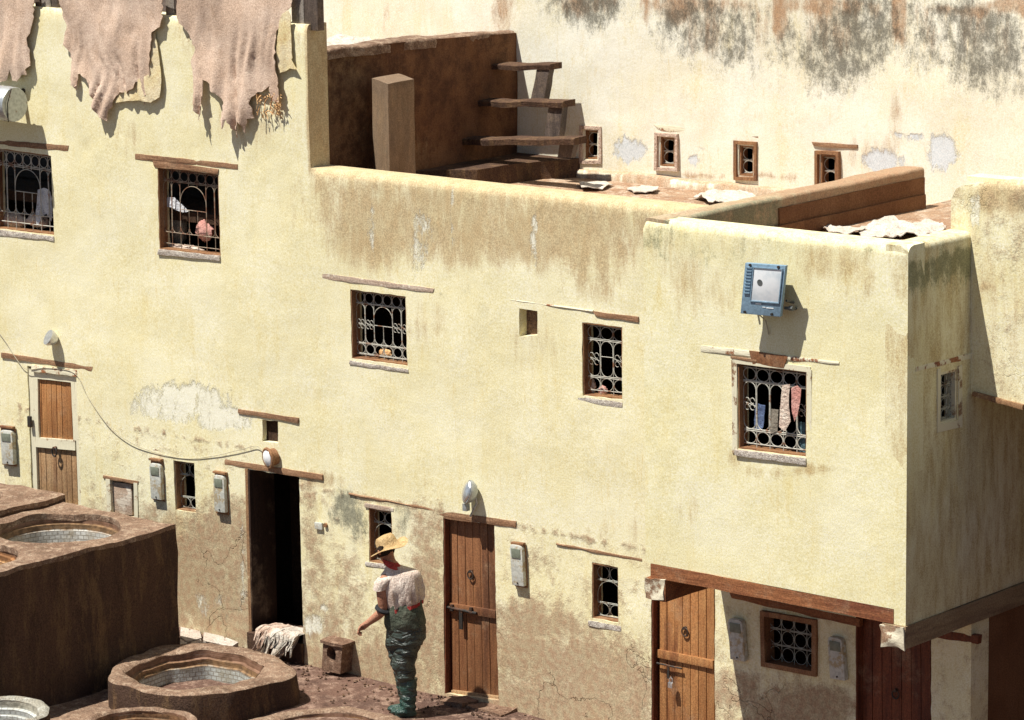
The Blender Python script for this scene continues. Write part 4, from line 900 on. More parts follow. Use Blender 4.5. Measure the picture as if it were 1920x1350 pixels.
meter(((279, 868), (300, 871), (303, 938), (283, 935)), 0, 'white meter left of the tiny grilled window', ((282, 858), (305, 861), (309, 941), (286, 937)))
meter(((399, 890), (419, 893), (422, 962), (402, 959)), 0, 'white meter between the tiny grilled window and the dark doorway', ((402, 882), (425, 886), (428, 966), (405, 962)))
meter(((955, 1020), (978, 1024), (982, 1100), (960, 1097)), 0, 'white meter just right of the bolted brown door', ((961, 1015), (984, 1018), (988, 1103), (965, 1099)))
meter(((1364, 1159), (1391, 1164), (1396, 1241), (1369, 1236)), 0, 'shaded meter left of the window under the overhang')
meter(((1551, 1193), (1578, 1198), (1584, 1277), (1556, 1272)), 0, 'shaded meter right of the window under the overhang')

# blue floodlight
YF = D-.2
FL = thing('floodlight', 'big blue-grey rectangular floodlight on the corner block above its window', 'floodlight', tuple(PY(1435, 545, D)))
fq = [PY(1397, 493, YF), PY(1473, 498.5, YF), PY(1462.5, 594.5, YF+.03), PY(1388, 588, YF+.03)]
ctr = sum(fq, Vector())/4; nrm = (fq[1]-fq[0]).cross(fq[3]-fq[0]).normalized()
if nrm.y > 0: nrm = -nrm
mb = MB(); mb.slab(fq, -nrm*.035); mb.build('face_plate', 'blue', FL, bevel=.006)
def onf(s_, t, e=0.): return bil(fq, s_, t)+nrm*e
bk = [onf(.06, .06, -.035), onf(.94, .06, -.035), onf(.94, .92, -.035), onf(.06, .92, -.035)]
b2 = [onf(.2, .2, -.15), onf(.8, .2, -.15), onf(.8, .8, -.15), onf(.2, .8, -.15)]
mb = MB(); mb.hexa(bk+b2); mb.build('housing', 'darkmetal', FL, bevel=.008)
mb = MB(); mb.slab([onf(.24, .08, .004), onf(.93, .08, .004), onf(.93, .72, .004), onf(.24, .72, .004)], -nrm*.006); gl = mb.build('glass', 'glass', FL, bevel=.001)
mb = MB()
for a in ((.22, .06, .95, .08), (.22, .72, .95, .74), (.22, .08, .24, .72), (.93, .08, .95, .72)):
    mb.slab([onf(a[0], a[1], .010), onf(a[2], a[1], .010), onf(a[2], a[3], .010), onf(a[0], a[3], .010)], -nrm*.009)
mb.build('bezel', 'blue', gl)
mb = MB(); mb.tube([onf(.42, .36, .006), onf(.42, .36, .004)], .028, 14); mb.build('lamp_bulb', 'darkmetal', gl)
mb = MB()
for k in range(9):
    t = .07+k*.062; mb.slab([onf(.05, t, .012), onf(.20, t, .012), onf(.20, t+.025, .012), onf(.05, t+.025, .012)], -nrm*.012)
mb.build('fins', 'blue', FL)
mb = MB()
for a, b in ((.12, .955), (.80, .955), (.14, .03), (.84, .03)): mb.tube([onf(a, b, .014), onf(a, b, 0)], .012, 8)
mb.build('bolts', 'iron', FL)
mb = MB()
for a in ((.36, .765, .50, .785), (.54, .83, .62, .84), (.64, .835, .82, .85)): mb.slab([onf(a[0], a[1], .003), onf(a[2], a[1], .003), onf(a[2], a[3], .003), onf(a[0], a[3], .003)], -nrm*.003)
mb.build('face_marks', 'white', FL)
mb = MB()
for s_ in (.02, .98):
    p = onf(s_, .72, -.08); mb.tube([p, Vector((p.x, D+.005, p.z-.03))], .011, 6)
mb.build('yoke', 'darkmetal', FL); mb = MB(); p = onf(.98, .86, -.07); e = PY(1484, 578, D-.1); mb.tube([p, e, e+Vector((-.03, .1, -.02))], .014, 6); mb.tube([e-Vector((.02, 0, 0)), e+Vector((.02, 0, 0))], .022, 8)
mb.build('bracket', 'darkmetal', FL)
mb = MB(); p0 = onf(.32, .98, -.05); mb.tube([p0, Vector((p0.x+.03, D-.03, p0.z-.08)), Vector((p0.x+.05, D-.01, p0.z-.2))], .006, 5); mb.build('cable', 'wire', FL)

# small lamps
G_L = 'small round lamps above the doors'
def disc(mb, c, n_, r, d, k=20, mi=0):
    n_ = Vector(n_).normalized(); mb.tube([c, c+n_*d], r, k, mi=mi)
c = PY(90, 632, -.10)
L1 = thing('wall_lamp', 'small tilted white lamp above the white-framed door', 'lamp', (c.x, 0, c.z), G_L)
mb = MB(); nn = Vector((-.3, -.75, .45)).normalized()
x_ = nn.cross(Vector((0, 0, 1))).normalized(); y_ = nn.cross(x_)
mb.loft([[c-nn*h_+(x_*math.cos(TP*k/18)+y_*math.sin(TP*k/18))*r_ for k in range(18)] for h_, r_ in ((0, .085), (.03, .085), (.08, .06), (.11, .03))]); mb.build('shade', 'silver', L1)
mb = MB(); mb.tube([c-nn*.1, Vector((c.x+.02, .0, c.z-.05))], .02, 8); mb.build('bracket', 'iron', L1)
c = PY(503, 859, -.07)
L2 = thing('wall_lamp', 'round bulkhead lamp with rusty rim above the dark doorway', 'lamp', (c.x, 0, c.z), G_L)
nn = Vector((-.25, -.95, -.1)).normalized(); x_ = nn.cross(Vector((0, 0, 1))).normalized(); y_ = nn.cross(x_)
def tor(mb, c, R_, r_, n=24): mb.tube([c+(x_*math.cos(TP*k/n)+y_*math.sin(TP*k/n)*1.1)*R_ for k in range(n)], r_, 8, True)
mb = MB(); tor(mb, c, .085, .018); disc(mb, c, -nn, .085, .08); mb.build('housing', 'frame_brown', L2)
mb = MB(); mb.loft([[c+nn*h_+(x_*math.cos(TP*k/20)+y_*math.sin(TP*k/20)*1.1)*r_ for k in range(20)] for h_, r_ in ((0, .08), (.02, .07), (.035, .04), (.04, .01))]); mb.build('glass', 'glass', L2)
c = PY(876, 922, -.11)
L3 = thing('wall_lamp', 'shiny silver reflector lamp above the bolted brown door', 'lamp', (c.x, 0, c.z), G_L)
nn = Vector((-.45, -.85, .3)).normalized(); x_ = nn.cross(Vector((0, 0, 1))).normalized(); y_ = nn.cross(x_)
mb = MB(); mb.loft([[c-nn*h_+(x_*math.cos(TP*k/22)*.85+y_*math.sin(TP*k/22)*1.15)*r_ for k in range(22)] for h_, r_ in ((0, .10), (.02, .102), (.07, .075), (.10, .03))]); mb.build('housing', 'galv', L3)
mb = MB(); mb.loft([[c+nn*h_+(x_*math.cos(TP*k/22)*.85+y_*math.sin(TP*k/22)*1.15)*r_*(1+.05*math.sin(k*2.1)) for k in range(22)] for h_, r_ in ((.005, .09), (.02, .08), (.03, .05), (.034, .012))]); mb.build('glass', 'silver', L3)
mb = MB(); p = PY(874, 948, -.09); mb.box(p-Vector((.03, .02, .05)), p+Vector((.02, .03, .02))); p2 = PY(882, 968, -.03); mb.tube([c-nn*.08, Vector((c.x+.05, -.03, c.z-.12)), p2], .012, 6); mb.build('bracket', 'galv', L3)
# socket
SK = thing('switch_box', 'small pair of switches on the wall right of the dark doorway', 'switch', tuple(PY(600, 985, 0)))
mb = MB(); mb.slab([PY(x, y, -.022) for x, y in ((589, 979), (603, 981), (604, 994), (590, 992))], (0, .022, 0)); mb.build('box', 'meter', SK, bevel=.004)
mb = MB(); c = PY(609, 985, -.02); mb.tube([c, c+Vector((0, .02, 0))], .022, 10); mb.build('knob', 'frame_brown', SK)
# cable
mb = MB(); kp = [(-20, 600), (10, 640), (30, 672), (50, 692), (90, 690), (140, 700), (165, 745), (205, 800), (250, 832), (300, 851), (350, 860), (400, 855), (455, 842), (480, 836), (492, 846)]
P = [PY(x, y, -.016) for x, y in kp]; sm = []
for i in range(len(P)-1):
    a, b, c2, d = P[max(i-1, 0)], P[i], P[i+1], P[min(i+2, len(P)-1)]
    for k in range(6):
        t = k/6; sm.append(.5*((2*b)+(c2-a)*t+(2*a-5*b+4*c2-d)*t*t+(3*b-a-3*c2+d)*t**3))
mb.tube(sm+[P[-1]], .0035, 5); tag(mb.build('electric_cable', 'wire'), 'thin pale cable sagging along the wall to the round lamp', 'cable')
# galvanised drum
c = PY(28, 196, -.3); DM = thing('metal_drum', 'galvanised metal drum sticking out of the wall at the left edge', 'drum', (c.x-.3, -.3, c.z))
ax_ = Vector((-1, .0, .02))
mb = MB(); n = 24
mb.loft([[c+ax_*L_+Vector((0, math.cos(TP*k/n), math.sin(TP*k/n)))*r_ for k in range(n)] for L_, r_ in ((0, .175), (.012, .18), (.10, .178), (.11, .183), (.13, .183), (.14, .178), (.9, .178))], True); mb.build('shell', 'galv', DM, sharp=40)
mb = MB(); mb.tube([c+ax_*.2+Vector((0, .1, .05)), Vector((c.x-.2, .02, c.z+.1))], .03, 8); mb.build('arm', 'iron', DM); mb = MB(); mb.tube([c+Vector((.01, -.05, .17)), c+Vector((.02, -.12, .02)), c+Vector((.0, -.1, -.17))], .006, 5); mb.build('loose_wire', 'iron', DM)
# drain hood
dc = [PZ(x, y, 0) for x, y in ((604, 1250), (640, 1253))]
DR = thing('clay_drain_box', 'small clay drain box with a round hole at the foot of the wall', 'drain', (dc[0].x+.1, -.1, 0))
fr = [PY(x, y, -.17) for x, y in ((606, 1202), (642, 1211), (638, 1264), (603, 1257))]
loop = [(p.x, p.z) for p in fr]; hc = PY(621, 1227, -.17)
panel('front', loop, [[(hc.x+.062*math.cos(TP*k/18), hc.z+.075*math.sin(TP*k/18)) for k in range(18)]], fY(-.17), .03, 'clay', DR, .165, [.12], lambda a, b: nz(a*8, b*8, 0)*.006)
mb = MB(); mb.box((hc.x-.1, -.045, hc.z-.11), (hc.x+.1, -.03, hc.z+.11)); mb.build('back', 'unlit_dark', DR)
mb = MB(); mb.slab([p+Vector((d_, -.02, .015)) for p, d_ in ((fr[0], -.02), (fr[1], .02))]+[Vector((fr[1].x+.02, 0, fr[1].z+.02)), Vector((fr[0].x-.02, 0, fr[0].z+.02))], (0, 0, -.03)); mb.build('cover', 'clay', DR, sub=3, wob=.01, wsc=8)
# padlock
c = PY(1258, 1283, .0); PK = thing('padlock', 'white metal padlock hanging from the orange-brown door', 'padlock', tuple(c))
mb = MB(); mb.box(c-Vector((.026, .016, .035)), c+Vector((.026, .016, .02))); mb.build('body', 'silver', PK, bevel=.006)
mb = MB(); mb.tube([c+Vector((-.017, 0, .015)), c+Vector((-.017, 0, .05)), c+Vector((0, 0, .068)), c+Vector((.017, 0, .05)), c+Vector((.017, 0, .015))], .006, 6); mb.build('shackle', 'silver', PK)

# ================================================================== HIDES AND CLOTHS
G_H = 'brown hides hung over the tower wall'
def rag(pts, amp=3.0, seed=1, st=9):
    r_ = random.Random(seed); out = []
    for a, b in zip(pts, pts[1:]+pts[:1]):
        L_ = math.hypot(b[0]-a[0], b[1]-a[1]); n = max(1, int(L_/st))
        for k in range(n):
            j = 0 if k == 0 else amp*min(1, L_/30); out.append((lerp(a[0], b[0], k/n)+r_.uniform(-j, j), lerp(a[1], b[1], k/n)+r_.uniform(-j, j)*.6))
    return out
HA = [(-60, -30), (68, -30), (67, 0), (63, 38), (58, 62), (53, 71), (57, 100), (60, 123), (52, 130), (54, 140), (46, 139), (40, 152), (29, 150), (26, 128), (20, 150), (8, 154), (0, 135), (-30, 140), (-60, 120)]
HB = [(109, -30), (109, 0), (114, 29), (123, 48), (120, 83), (131, 100), (133, 119), (135, 160), (140, 158), (146, 168), (146, 139), (152, 138), (164, 148), (170, 165), (179, 185), (186, 203), (195, 218), (206, 226), (214, 193), (220, 180), (229, 172), (240, 174), (256, 162), (258, 153), (268, 152), (270, 198), (279, 173), (285, 116), (289, 60), (304, 50), (308, 19), (311, -30)]
HC = [(336, -30), (335, 33), (356, 65), (367, 94), (360, 116), (366, 140), (368, 164), (374, 205), (383, 224), (385, 173), (383, 148), (396, 152), (412, 173), (425, 193), (423, 223), (431, 240), (436, 222), (446, 258), (452, 225), (463, 250), (468, 222), (478, 221), (473, 193), (485, 172), (495, 172), (508, 160), (512, 189), (522, 192), (531, 185), (531, 166), (523, 123), (519, 64), (533, 21), (545, 13), (548, -30)]
for nm, pts, lab, sd in (('A', HA, 'brown hide cut by the left edge, hanging just above the metal drum', 1), ('B', HB, 'middle brown hide with a pale flap showing under its right corner', 2), ('C', HC, 'right-hand brown hide ending in long ragged shreds', 3)):
    o = cloth('hanging_hide', rag(pts, 2.2, sd, 6), -.03, 'hide', None, .028, .085, sd*3.1, .008, fs=9); tag(o, lab, 'hide', G_H)
o = cloth('raw_hide', rag([(284, 60), (290, 60), (299, 110), (304, 150), (300, 182), (285, 192), (262, 188), (240, 189), (216, 193), (224, 172), (240, 160), (262, 148), (280, 140)], .8, 4), -.035, 'hidepale', None, .03, .03, 5); tag(o, 'pale yellow raw hide peeping out under the middle brown hide', 'hide', 'pale raw hides under the brown ones')
o = cloth('raw_hide', rag([(521, 70), (525, 40), (530, 25), (540, 20), (545, 30), (547, 77), (550, 108), (548, 112), (559, 130), (545, 128), (535, 134), (523, 137), (520, 100)], .8, 5), -.035, 'hidepale', None, .03, .03, 8); tag(o, 'narrow pale raw hide hanging right of the ragged brown hide', 'hide', 'pale raw hides under the brown ones')
mb = MB(); rr = random.Random(4)
for k in range(60):
    x = rr.uniform(478, 528); y = rr.uniform(175, 212); a = PY(x, y, -.06+rr.uniform(-.02, .03)); d = Vector((rr.uniform(-.05, .05), rr.uniform(-.02, .02), rr.uniform(-.09, .01)))
    mb.tube([a, a+d*.6+Vector((0, 0, .01)), a+d], rr.uniform(.0035, .007), 4)
tag(mb.build('wool_tuft', 'wool'), 'orange tuft of wool at the bottom of the ragged brown hide', 'wool')
# posts and rail on the tower wall
G_P = 'wooden posts on top of the tower wall'
for (xa, xb, yb, mat, lab) in ((66, 75, 14, 'postdark', 'dark post just right of the hide at the left edge'), (78, 95, 15, 'post', 'grey post in the gap between the left and middle hides'), (97, 108, 15, 'postdark', 'dark post touching the left side of the middle hide'),
                              (311, 327, 31, 'post', 'pale grey post in the gap between the middle and right hides'), (328, 336, 31, 'postdark', 'dark slim post touching the left side of the right hide'),
                              (547, 570, 45, 'post', 'pale grey post at the right end of the hides'), (571, 596, 46, 'postdark', 'dark post at the tower corner, last on the right')):
    a = PY(xa, yb, .05); b = PY(xb, yb, .05); mb = MB(); mb.box((a.x, .05, 6.36), (b.x, .14, 7.3)); tag(mb.build('wooden_post', mat, None, bevel=.006), lab, 'post', G_P)
mb = MB(); mb.box((-9.3, .02, 7.0), (-1.7, .1, 7.08)); tag(mb.build('drying_rail', 'post', None, bevel=.005), 'wooden rail over the tower posts that carries the hides', 'rail')
# laundry in the corner block window
for pts, mat, lab, Yc, sd in ((((1416, 757), (1435, 760), (1432, 800), (1425, 812), (1414, 806)), 'cl_blue', 'blue cloth hung in the window of the corner block', .0, 1),
                      (((1442, 766), (1460, 768), (1459, 808), (1450, 812), (1442, 805)), 'cl_grey', 'dark grey cloth hung beside the blue one in the window', .0, 2),
                      (((1467, 722), (1482, 720), (1480, 760), (1483, 790), (1474, 808), (1462, 800), (1463, 770), (1465, 750)), 'cl_cream', 'cream cloth knotted through the window grille', -.06, 3),
                      (((1484, 728), (1495, 724), (1502, 730), (1500, 755), (1496, 776), (1490, 790), (1486, 770)), 'cl_pink', 'pink cloth over the right side of the window grille', -.06, 4),
                      (((1494, 790), (1510, 792), (1510, 850), (1498, 846)), 'cl_teal', 'dark teal cloth low in the right corner of the window', .02, 5)):
    o = cloth('hanging_cloth', rag(list(pts), .6, sd), D+.075+Yc, mat, None, .02, .02, sd*2.2, .004, fs=16); tag(o, lab, 'cloth', 'clothes hung in the corner block window')
# things seen in the other windows
o = cloth('white_laundry', rag([(70, 356), (82, 352), (92, 356), (98, 372), (97, 415), (88, 400), (80, 405), (72, 425), (68, 400)], 1, 3), .1, 'cl_white', None, .02, .03, 3, .004, fs=14); tag(o, 'white laundry hanging in the window at the left edge', 'cloth')
def lump(name, px, Y, r, mat, label, cat, sq=(1, .6, .7), seed=0, parent=None):
    c = PY(*px, Y); mb = MB(); n = 18
    mb.loft([[c+Vector((math.cos(TP*k/n)*math.cos(a)*r*sq[0], math.sin(TP*k/n)*math.cos(a)*r*sq[1], math.sin(a)*r*sq[2]))*(1+.35*nz(math.cos(TP*k/n)*2+seed, a*2, math.sin(TP*k/n)*2)) for k in range(n)] for a in [-1.5+3*j/9 for j in range(10)]])
    o = mb.build(name, mat, parent, sharp=60)
    if not parent: tag(o, label, cat)
    return o
lump('cloth_bundle', (20, 412), .2, .17, 'hidepink', 'heaped pinkish rags on the sill of the left-edge window', 'rags', (1.6, .5, .5), 1)
lump('cloth_bundle', (72, 415), .2, .14, 'cl_cream', 'brownish bundle in the lower right of the left-edge window', 'rags', (1.2, .5, .5), 6)
o = cloth('plastic_sheet', rag([(305, 378), (315, 370), (328, 370), (338, 380), (352, 392), (358, 395), (345, 398), (335, 395), (322, 388), (306, 388)], .8, 3), .12, 'cl_white', None, .015, .03, 3, .004, fs=14); tag(o, 'crumpled white sheet in the window under the middle hide', 'sheet')
lump('covered_bundle', (330, 425), .3, .16, 'cl_grey', 'dark grey bundle under the white sheet in the window', 'bundle', (.9, .5, 1.4), 3)
lump('pink_bowl', (385, 432), .24, .11, 'cl_pink', 'pinkish bowl in the lower right of the rusty arched grille window', 'bowl', (1, .6, 1.0), 4)
lump('cloth_bundle', (345, 465), .17, .07, 'cl_cream', 'scraps lying on the sill behind the rusty grille', 'rags', (3.8, .6, .5), 9)
lump('cloth_bundle', (723, 662), .17, .05, 'wool', 'orange rag on the sill of the central upper window', 'rags', (1.6, .6, .8), 2)
lump('cloth_bundle', (1108, 726), .14, .07, 'cl_cream', 'cream rag in the lower left of the narrow three-column window', 'rags', (.8, .5, 1.2), 5)
lump('cloth_bundle', (1130, 732), .15, .05, 'cl_pink', 'pink rag beside the cream one in the narrow window', 'rags', (1, .5, .9), 7)

# hide pile at the doorway
mb = MB(); pa = PY(488, 1188, -.04); pb = PY(567, 1200, -.04); zs_ = .5*(pa.z+pb.z)
for L_, (x0, x1, off, sd) in enumerate(((pa.x, pb.x-.02, .0, 1), (pa.x+.12, pb.x+.01, .03, 2), (pa.x+.03, pa.x+.28, .045, 3), (pa.x+.25, pb.x, .055, 4))):
    nu, nv = 44, 34; b0 = len(mb.v); base = []
    for i in range(nu+1):
        u = i/nu; x = lerp(x0, x1, u); reach = .45+.55*abs(nz(u*9, sd, 0))*2 if L_ else .45+.5*abs(nz(u*7, 9, 0))*2
        for j in range(nv+1):
            v = j/nv*min(1, reach)
            prof = [(.0, .26, .02), (.3, .02, .05), (.42, -.06, .02), (.75, -.13, -.16), (.85, -.2, -.19), (1., -.36, -.195)]
            for (a, ya, za), (b, yb, zb_) in zip(prof, prof[1:]):
                if a <= v <= b+1e-9: t = (v-a)/(b-a); y, z = lerp(ya, yb, t), lerp(za, zb_, t); break
            f = abs(nz(x*16+nz(x*4, v*3, sd)*1.4, v*1.8, sd*3))*.05+nz(x*30, v*12, sd)*.008
            base.append(Vector((x+nz(u*3, v*3, sd)*.06-.06*v, y-f-off, zs_+z+f*.5+off*.5)))
            if base[-1].z < .02: base[-1].z = .02+abs(f)*.3
    mb.add(base, [(i*(nv+1)+j, (i+1)*(nv+1)+j, (i+1)*(nv+1)+j+1, i*(nv+1)+j+1) for i in range(nu) for j in range(nv)], L_ % 2)
tag(mb.build('hide_pile', ['hidepink', 'hidewhite'], None, sharp=60, wob=.012, wsc=14), 'limp pinkish-white hides heaped over the dark doorway step', 'hides')
# white hides spread on the terrace
def crumple(name, px, z, mat, label, h=.07, seed=1, step=.04, group='white hides drying on the terrace'):
    loop = [tuple(PZ(x, y, z)[:2]) for x, y in rag(px, 1.2, seed, 6)]; O = densify(loop, step); pts = list(O); edges = [(i, (i+1) % len(O)) for i in range(len(O))]
    u = min(p[0] for p in O)
    while u < max(p[0] for p in O):
        v = min(p[1] for p in O)
        while v < max(p[1] for p in O):
            if inside((u, v), O): pts.append((u, v))
            v += step
        u += step
    vo, eo, fo, *_ = delaunay_2d_cdt([Vector(p) for p in pts], edges, [], 0, 1e-5)
    V = [(p.x, p.y, z+.01+abs(nz(p.x*4, p.y*4, seed))*h*.7+abs(nz(p.x*11, p.y*11, seed))*h*.2) for p in vo]
    me = bpy.data.meshes.new(name); me.from_pydata(V, [], [tuple(f) for f in fo if inside((sum(vo[i].x for i in f)/3, sum(vo[i].y for i in f)/3), O)])
    bm = bmesh.new(); bm.from_mesh(me); bmesh.ops.recalc_face_normals(bm, faces=bm.faces); bmesh.ops.solidify(bm, geom=bm.faces[:], thickness=.008); bm.to_mesh(me); bm.free()
    tag(link(name, me, mat, None, 60), label, 'hide', group)
crumple('white_hide', [(1530, 425), (1545, 421), (1560, 430), (1600, 433), (1640, 431), (1648, 438), (1590, 442), (1560, 440)], Z3+.01, 'hidewhite', 'left part of the white hides behind the corner block parapet', .10, 1)
crumple('white_hide', [(1610, 436), (1635, 422), (1660, 412), (1680, 419), (1710, 424), (1735, 415), (1750, 418), (1775, 430), (1770, 442), (1735, 448), (1700, 444), (1655, 450), (1620, 452)], Z3+.02, 'hidewhite', 'largest white hide heap beside the neighbour\'s wall corner', .16, 2)
crumple('white_hide', [(1300, 372), (1330, 361), (1360, 358), (1400, 364), (1420, 372), (1390, 382), (1330, 384)], ZF+.02, 'hidewhite', 'white hide heap left of the long brown parapet', .12, 3)
crumple('white_hide', [(1175, 356), (1210, 350), (1235, 356), (1230, 362), (1190, 363)], ZF+.01, 'hidewhite', 'small curled hide near the foot of the mould-stained wall', .08, 4)
crumple('white_hide', [(1085, 345), (1120, 342), (1150, 349), (1130, 356), (1090, 356)], ZF+.01, 'hidewhite', 'small flat hide near the stair platform', .06, 5)
crumple('white_hide', [(600, 78), (640, 70), (672, 78), (700, 84), (690, 96), (640, 104), (600, 108)], 5.86, 'hidewhite', 'white hide on the upper terrace behind the tower corner', .14, 6)

# loose rubble and scraps along the lane
mb = MB(); rr = random.Random(21)
for k in range(420):
    x = rr.uniform(-3.6, 1.4); y = -abs(rr.gauss(0, .28))-.03 if rr.random() < .6 else rr.uniform(-1.0, -.1)
    r_ = rr.uniform(.006, .026)**1.0; z = nz(x*1.1, y*1.1, 0)*.02+.13*sst(-2.2, -4.5, x)*sst(-1.2, -.2, y)+.01
    V = [Vector((x, y, z))+Vector((rr.uniform(.6, 1)*r_*a, rr.uniform(.6, 1)*r_*b, rr.uniform(.5, .8)*r_*c_)) for a, b, c_ in ((1, 0, 0), (0, 1, 0), (-1, 0, 0), (0, -1, 0), (0, 0, 1), (0, 0, -1))]
    mb.add(V, [(0, 1, 4), (1, 2, 4), (2, 3, 4), (3, 0, 4), (1, 0, 5), (2, 1, 5), (3, 2, 5), (0, 3, 5)], k % 2)
o = mb.build('rubble', ['clay', 'vatside'], smooth=False); o['label'] = 'small stones and crumbs scattered along the lane'; o['category'] = 'rubble'; o['kind'] = 'stuff'
# ================================================================== THE MAN
FT = PZ(757, 1342, 0.012)
rh = Vector((math.cos(YAW), -math.sin(YAW), 0)); fh = Vector((math.sin(YAW), math.cos(YAW), 0))
def mp(a, h, d=0.): return FT + rh*a + fh*d + Vector((0, 0, h))
MAN = thing('person', 'man in straw hat, white vest and wet green waders standing with his back turned', 'person', tuple(FT))
def skin_body():
    V = []; E = []; Rd = []
    def chain(pts, start=None):
        prev = start
        for (a, h, d, r_) in pts:
            V.append(mp(a, h, d)); Rd.append(r_); i = len(V)-1
            if prev is not None: E.append((prev, i))
            prev = i
        return prev
    root = chain([(.03, .92, .03, .13)])
    chest = chain([(.02, 1.05, .03, .125), (.0, 1.2, .02, .135), (-.01, 1.33, .02, .12)], root)
    nk = chain([(-.05, 1.43, .02, .065), (-.095, 1.49, .03, .055), (-.13, 1.545, .05, .075), (-.145, 1.61, .055, .092), (-.145, 1.67, .055, .085)], chest)
    # left arm: bent, hand held out in front
    sh_ = chain([(-.13, 1.36, -.02, .07), (-.185, 1.31, -.03, .060), (-.18, 1.18, -.04, .056), (-.17, 1.04, -.03, .048)], chest)
    wr = chain([(-.24, .975, .0, .044), (-.315, .915, .02, .033), (-.345, .893, .025, .030)], sh_)
    palm = chain([(-.375, .868, .03, .040), (-.395, .850, .032, .036)], wr)
    # five fingers, curled
    for k, (oa, od, ln) in enumerate(((.0, -.030, 1.0), (-.004, -.010, 1.1), (-.002, .012, 1.02), (.004, .032, .85))):
        a0, h0 = -.405+oa, .842
        chain([(a0, h0, .032+od, .0105), (a0-.012*ln, h0-.030*ln, .034+od, .0095), (a0+.008*ln, h0-.048*ln, .036+od, .0085), (a0+.026*ln, h0-.045*ln, .036+od, .008)], palm)
    chain([(-.385, .888, -.002, .013), (-.405, .868, -.022, .011), (-.412, .845, -.028, .0095)], wr)
    # right arm in front of the body
    s2 = chain([(.12, 1.36, .06, .07), (.155, 1.29, .10, .056), (.14, 1.16, .17, .048), (.10, 1.05, .24, .042), (.0, 1.02, .33, .034), (-.07, 1.01, .39, .027), (-.11, 1.0, .42, .033)], chest)
    for k in range(4): chain([(-.125, .995+.018*(k-1.5), .435, .010), (-.15, .985+.018*(k-1.5), .44, .009), (-.155, .975+.018*(k-1.5), .42, .008)], s2)
    # legs
    for sgn, da in ((-1, .06), (1, -.02)):
        chain([(.03+sgn*.05, .84, .03+da, .115), (.0+sgn*.03, .62, .02+da, .09), (-.005+sgn*.02, .47, .02+da, .07), (.02+sgn*.02, .30, .03+da, .062), (.03+sgn*.02, .09, .04+da, .045), (.02+sgn*.02, .04, .04+da, .045), (-.06+sgn*.01, .035, .06+da, .04)], root)
    me = bpy.data.meshes.new('body'); me.from_pydata([tuple(v-FT) for v in V], E, [])
    o = bpy.data.objects.new('body', me); COL.objects.link(o)
    bpy.context.view_layer.objects.active = o
    md = o.modifiers.new('s', 'SKIN'); md.use_smooth_shade = True; md.branch_smoothing = .2
    for i, sv in enumerate(me.skin_vertices[0].data): sv.radius = (Rd[i], Rd[i]); sv.use_root = (i == 0)
    sb = o.modifiers.new('u', 'SUBSURF'); sb.levels = 2; sb.render_levels = 2
    bpy.context.view_layer.update()
    dg = bpy.context.evaluated_depsgraph_get(); me2 = bpy.data.meshes.new_from_object(o.evaluated_get(dg))
    bpy.data.objects.remove(o); me2.materials.clear(); me2.materials.append(M['skin'])
    me2.polygons.foreach_set('use_smooth', [True]*len(me2.polygons))
    o = bpy.data.objects.new('body', me2); COL.objects.link(o); o.parent = MAN
    return o
body = skin_body()
# face: nose, ears, eyes turned to the left and down, as one child mesh on the body
mb = MB(); hc = mp(-.145, 1.61, .055); fd = (rh*-.8+fh*.6+Vector((0, 0, -.35))).normalized(); sd_ = fd.cross(Vector((0, 0, 1))).normalized(); ud = sd_.cross(fd)
mb.loft([[hc+fd*(.085+e_)+sd_*math.cos(TP*k/8)*r_+ud*(math.sin(TP*k/8)*r_*1.4+z_) for k in range(8)] for e_, r_, z_ in ((-.01, .018, -.01), (.008, .014, -.012), (.02, .009, -.018))])
for s_ in (-1, 1): mb.loft([[hc+sd_*s_*(.088+e_)+fd*(math.cos(TP*k/10)*r_*.7-.005)+ud*(math.sin(TP*k/10)*r_-.005) for k in range(10)] for e_, r_ in ((-.01, .024), (.008, .028), (.014, .02))])
link('nose_and_ears', mb.mesh(), 'skin', body, 60)
mb = MB()
for s_ in (-1, 1): mb.tube([hc+fd*.082+sd_*s_*.032+ud*.015, hc+fd*.092+sd_*s_*.032+ud*.015], .010, 8)
link('eyes', mb.mesh(), 'hair', body, 60)
# hair at the nape
mb = MB(); n = 16
mb.loft([[hc-fd*.012+(fd*math.cos(TP*k/n)*.8+sd_*math.sin(TP*k/n))*r_+Vector((0, 0, z_)) for k in range(n)] for z_, r_ in ((-.055, .085), (-.02, .101), (.03, .104), (.08, .085), (.1, .03))]); mb.build('hair', 'hair', MAN, wob=.006, wsc=20)
def cring(a, h, d, w_, t_, n=40, rot=0., fn=None, tilt=0.):
    out = []
    for k in range(n):
        an = TP*k/n; x = math.cos(an)*w_; y = math.sin(an)*t_
        x2 = x*math.cos(rot)-y*math.sin(rot); y2 = x*math.sin(rot)+y*math.cos(rot)
        p = mp(a+x2, h+tilt*x2, d+y2)
        if fn: p = p + (mp(a+x2, h, d+y2)-mp(a, h, d)).normalized()*fn(an, h, p)
        out.append(p)
    return out
def interp(keys, n):
    out = []
    for i in range(n+1):
        t = i/n*(len(keys)-1); k = min(int(t), len(keys)-2); f_ = t-k
        K = [keys[max(k-1, 0)], keys[k], keys[k+1], keys[min(k+2, len(keys)-1)]]
        out.append([.5*((2*K[1][j])+(K[2][j]-K[0][j])*f_+(2*K[0][j]-5*K[1][j]+4*K[2][j]-K[3][j])*f_**2+(3*K[1][j]-K[0][j]-3*K[2][j]+K[3][j])*f_**3) for j in range(len(keys[0]))])
    return out
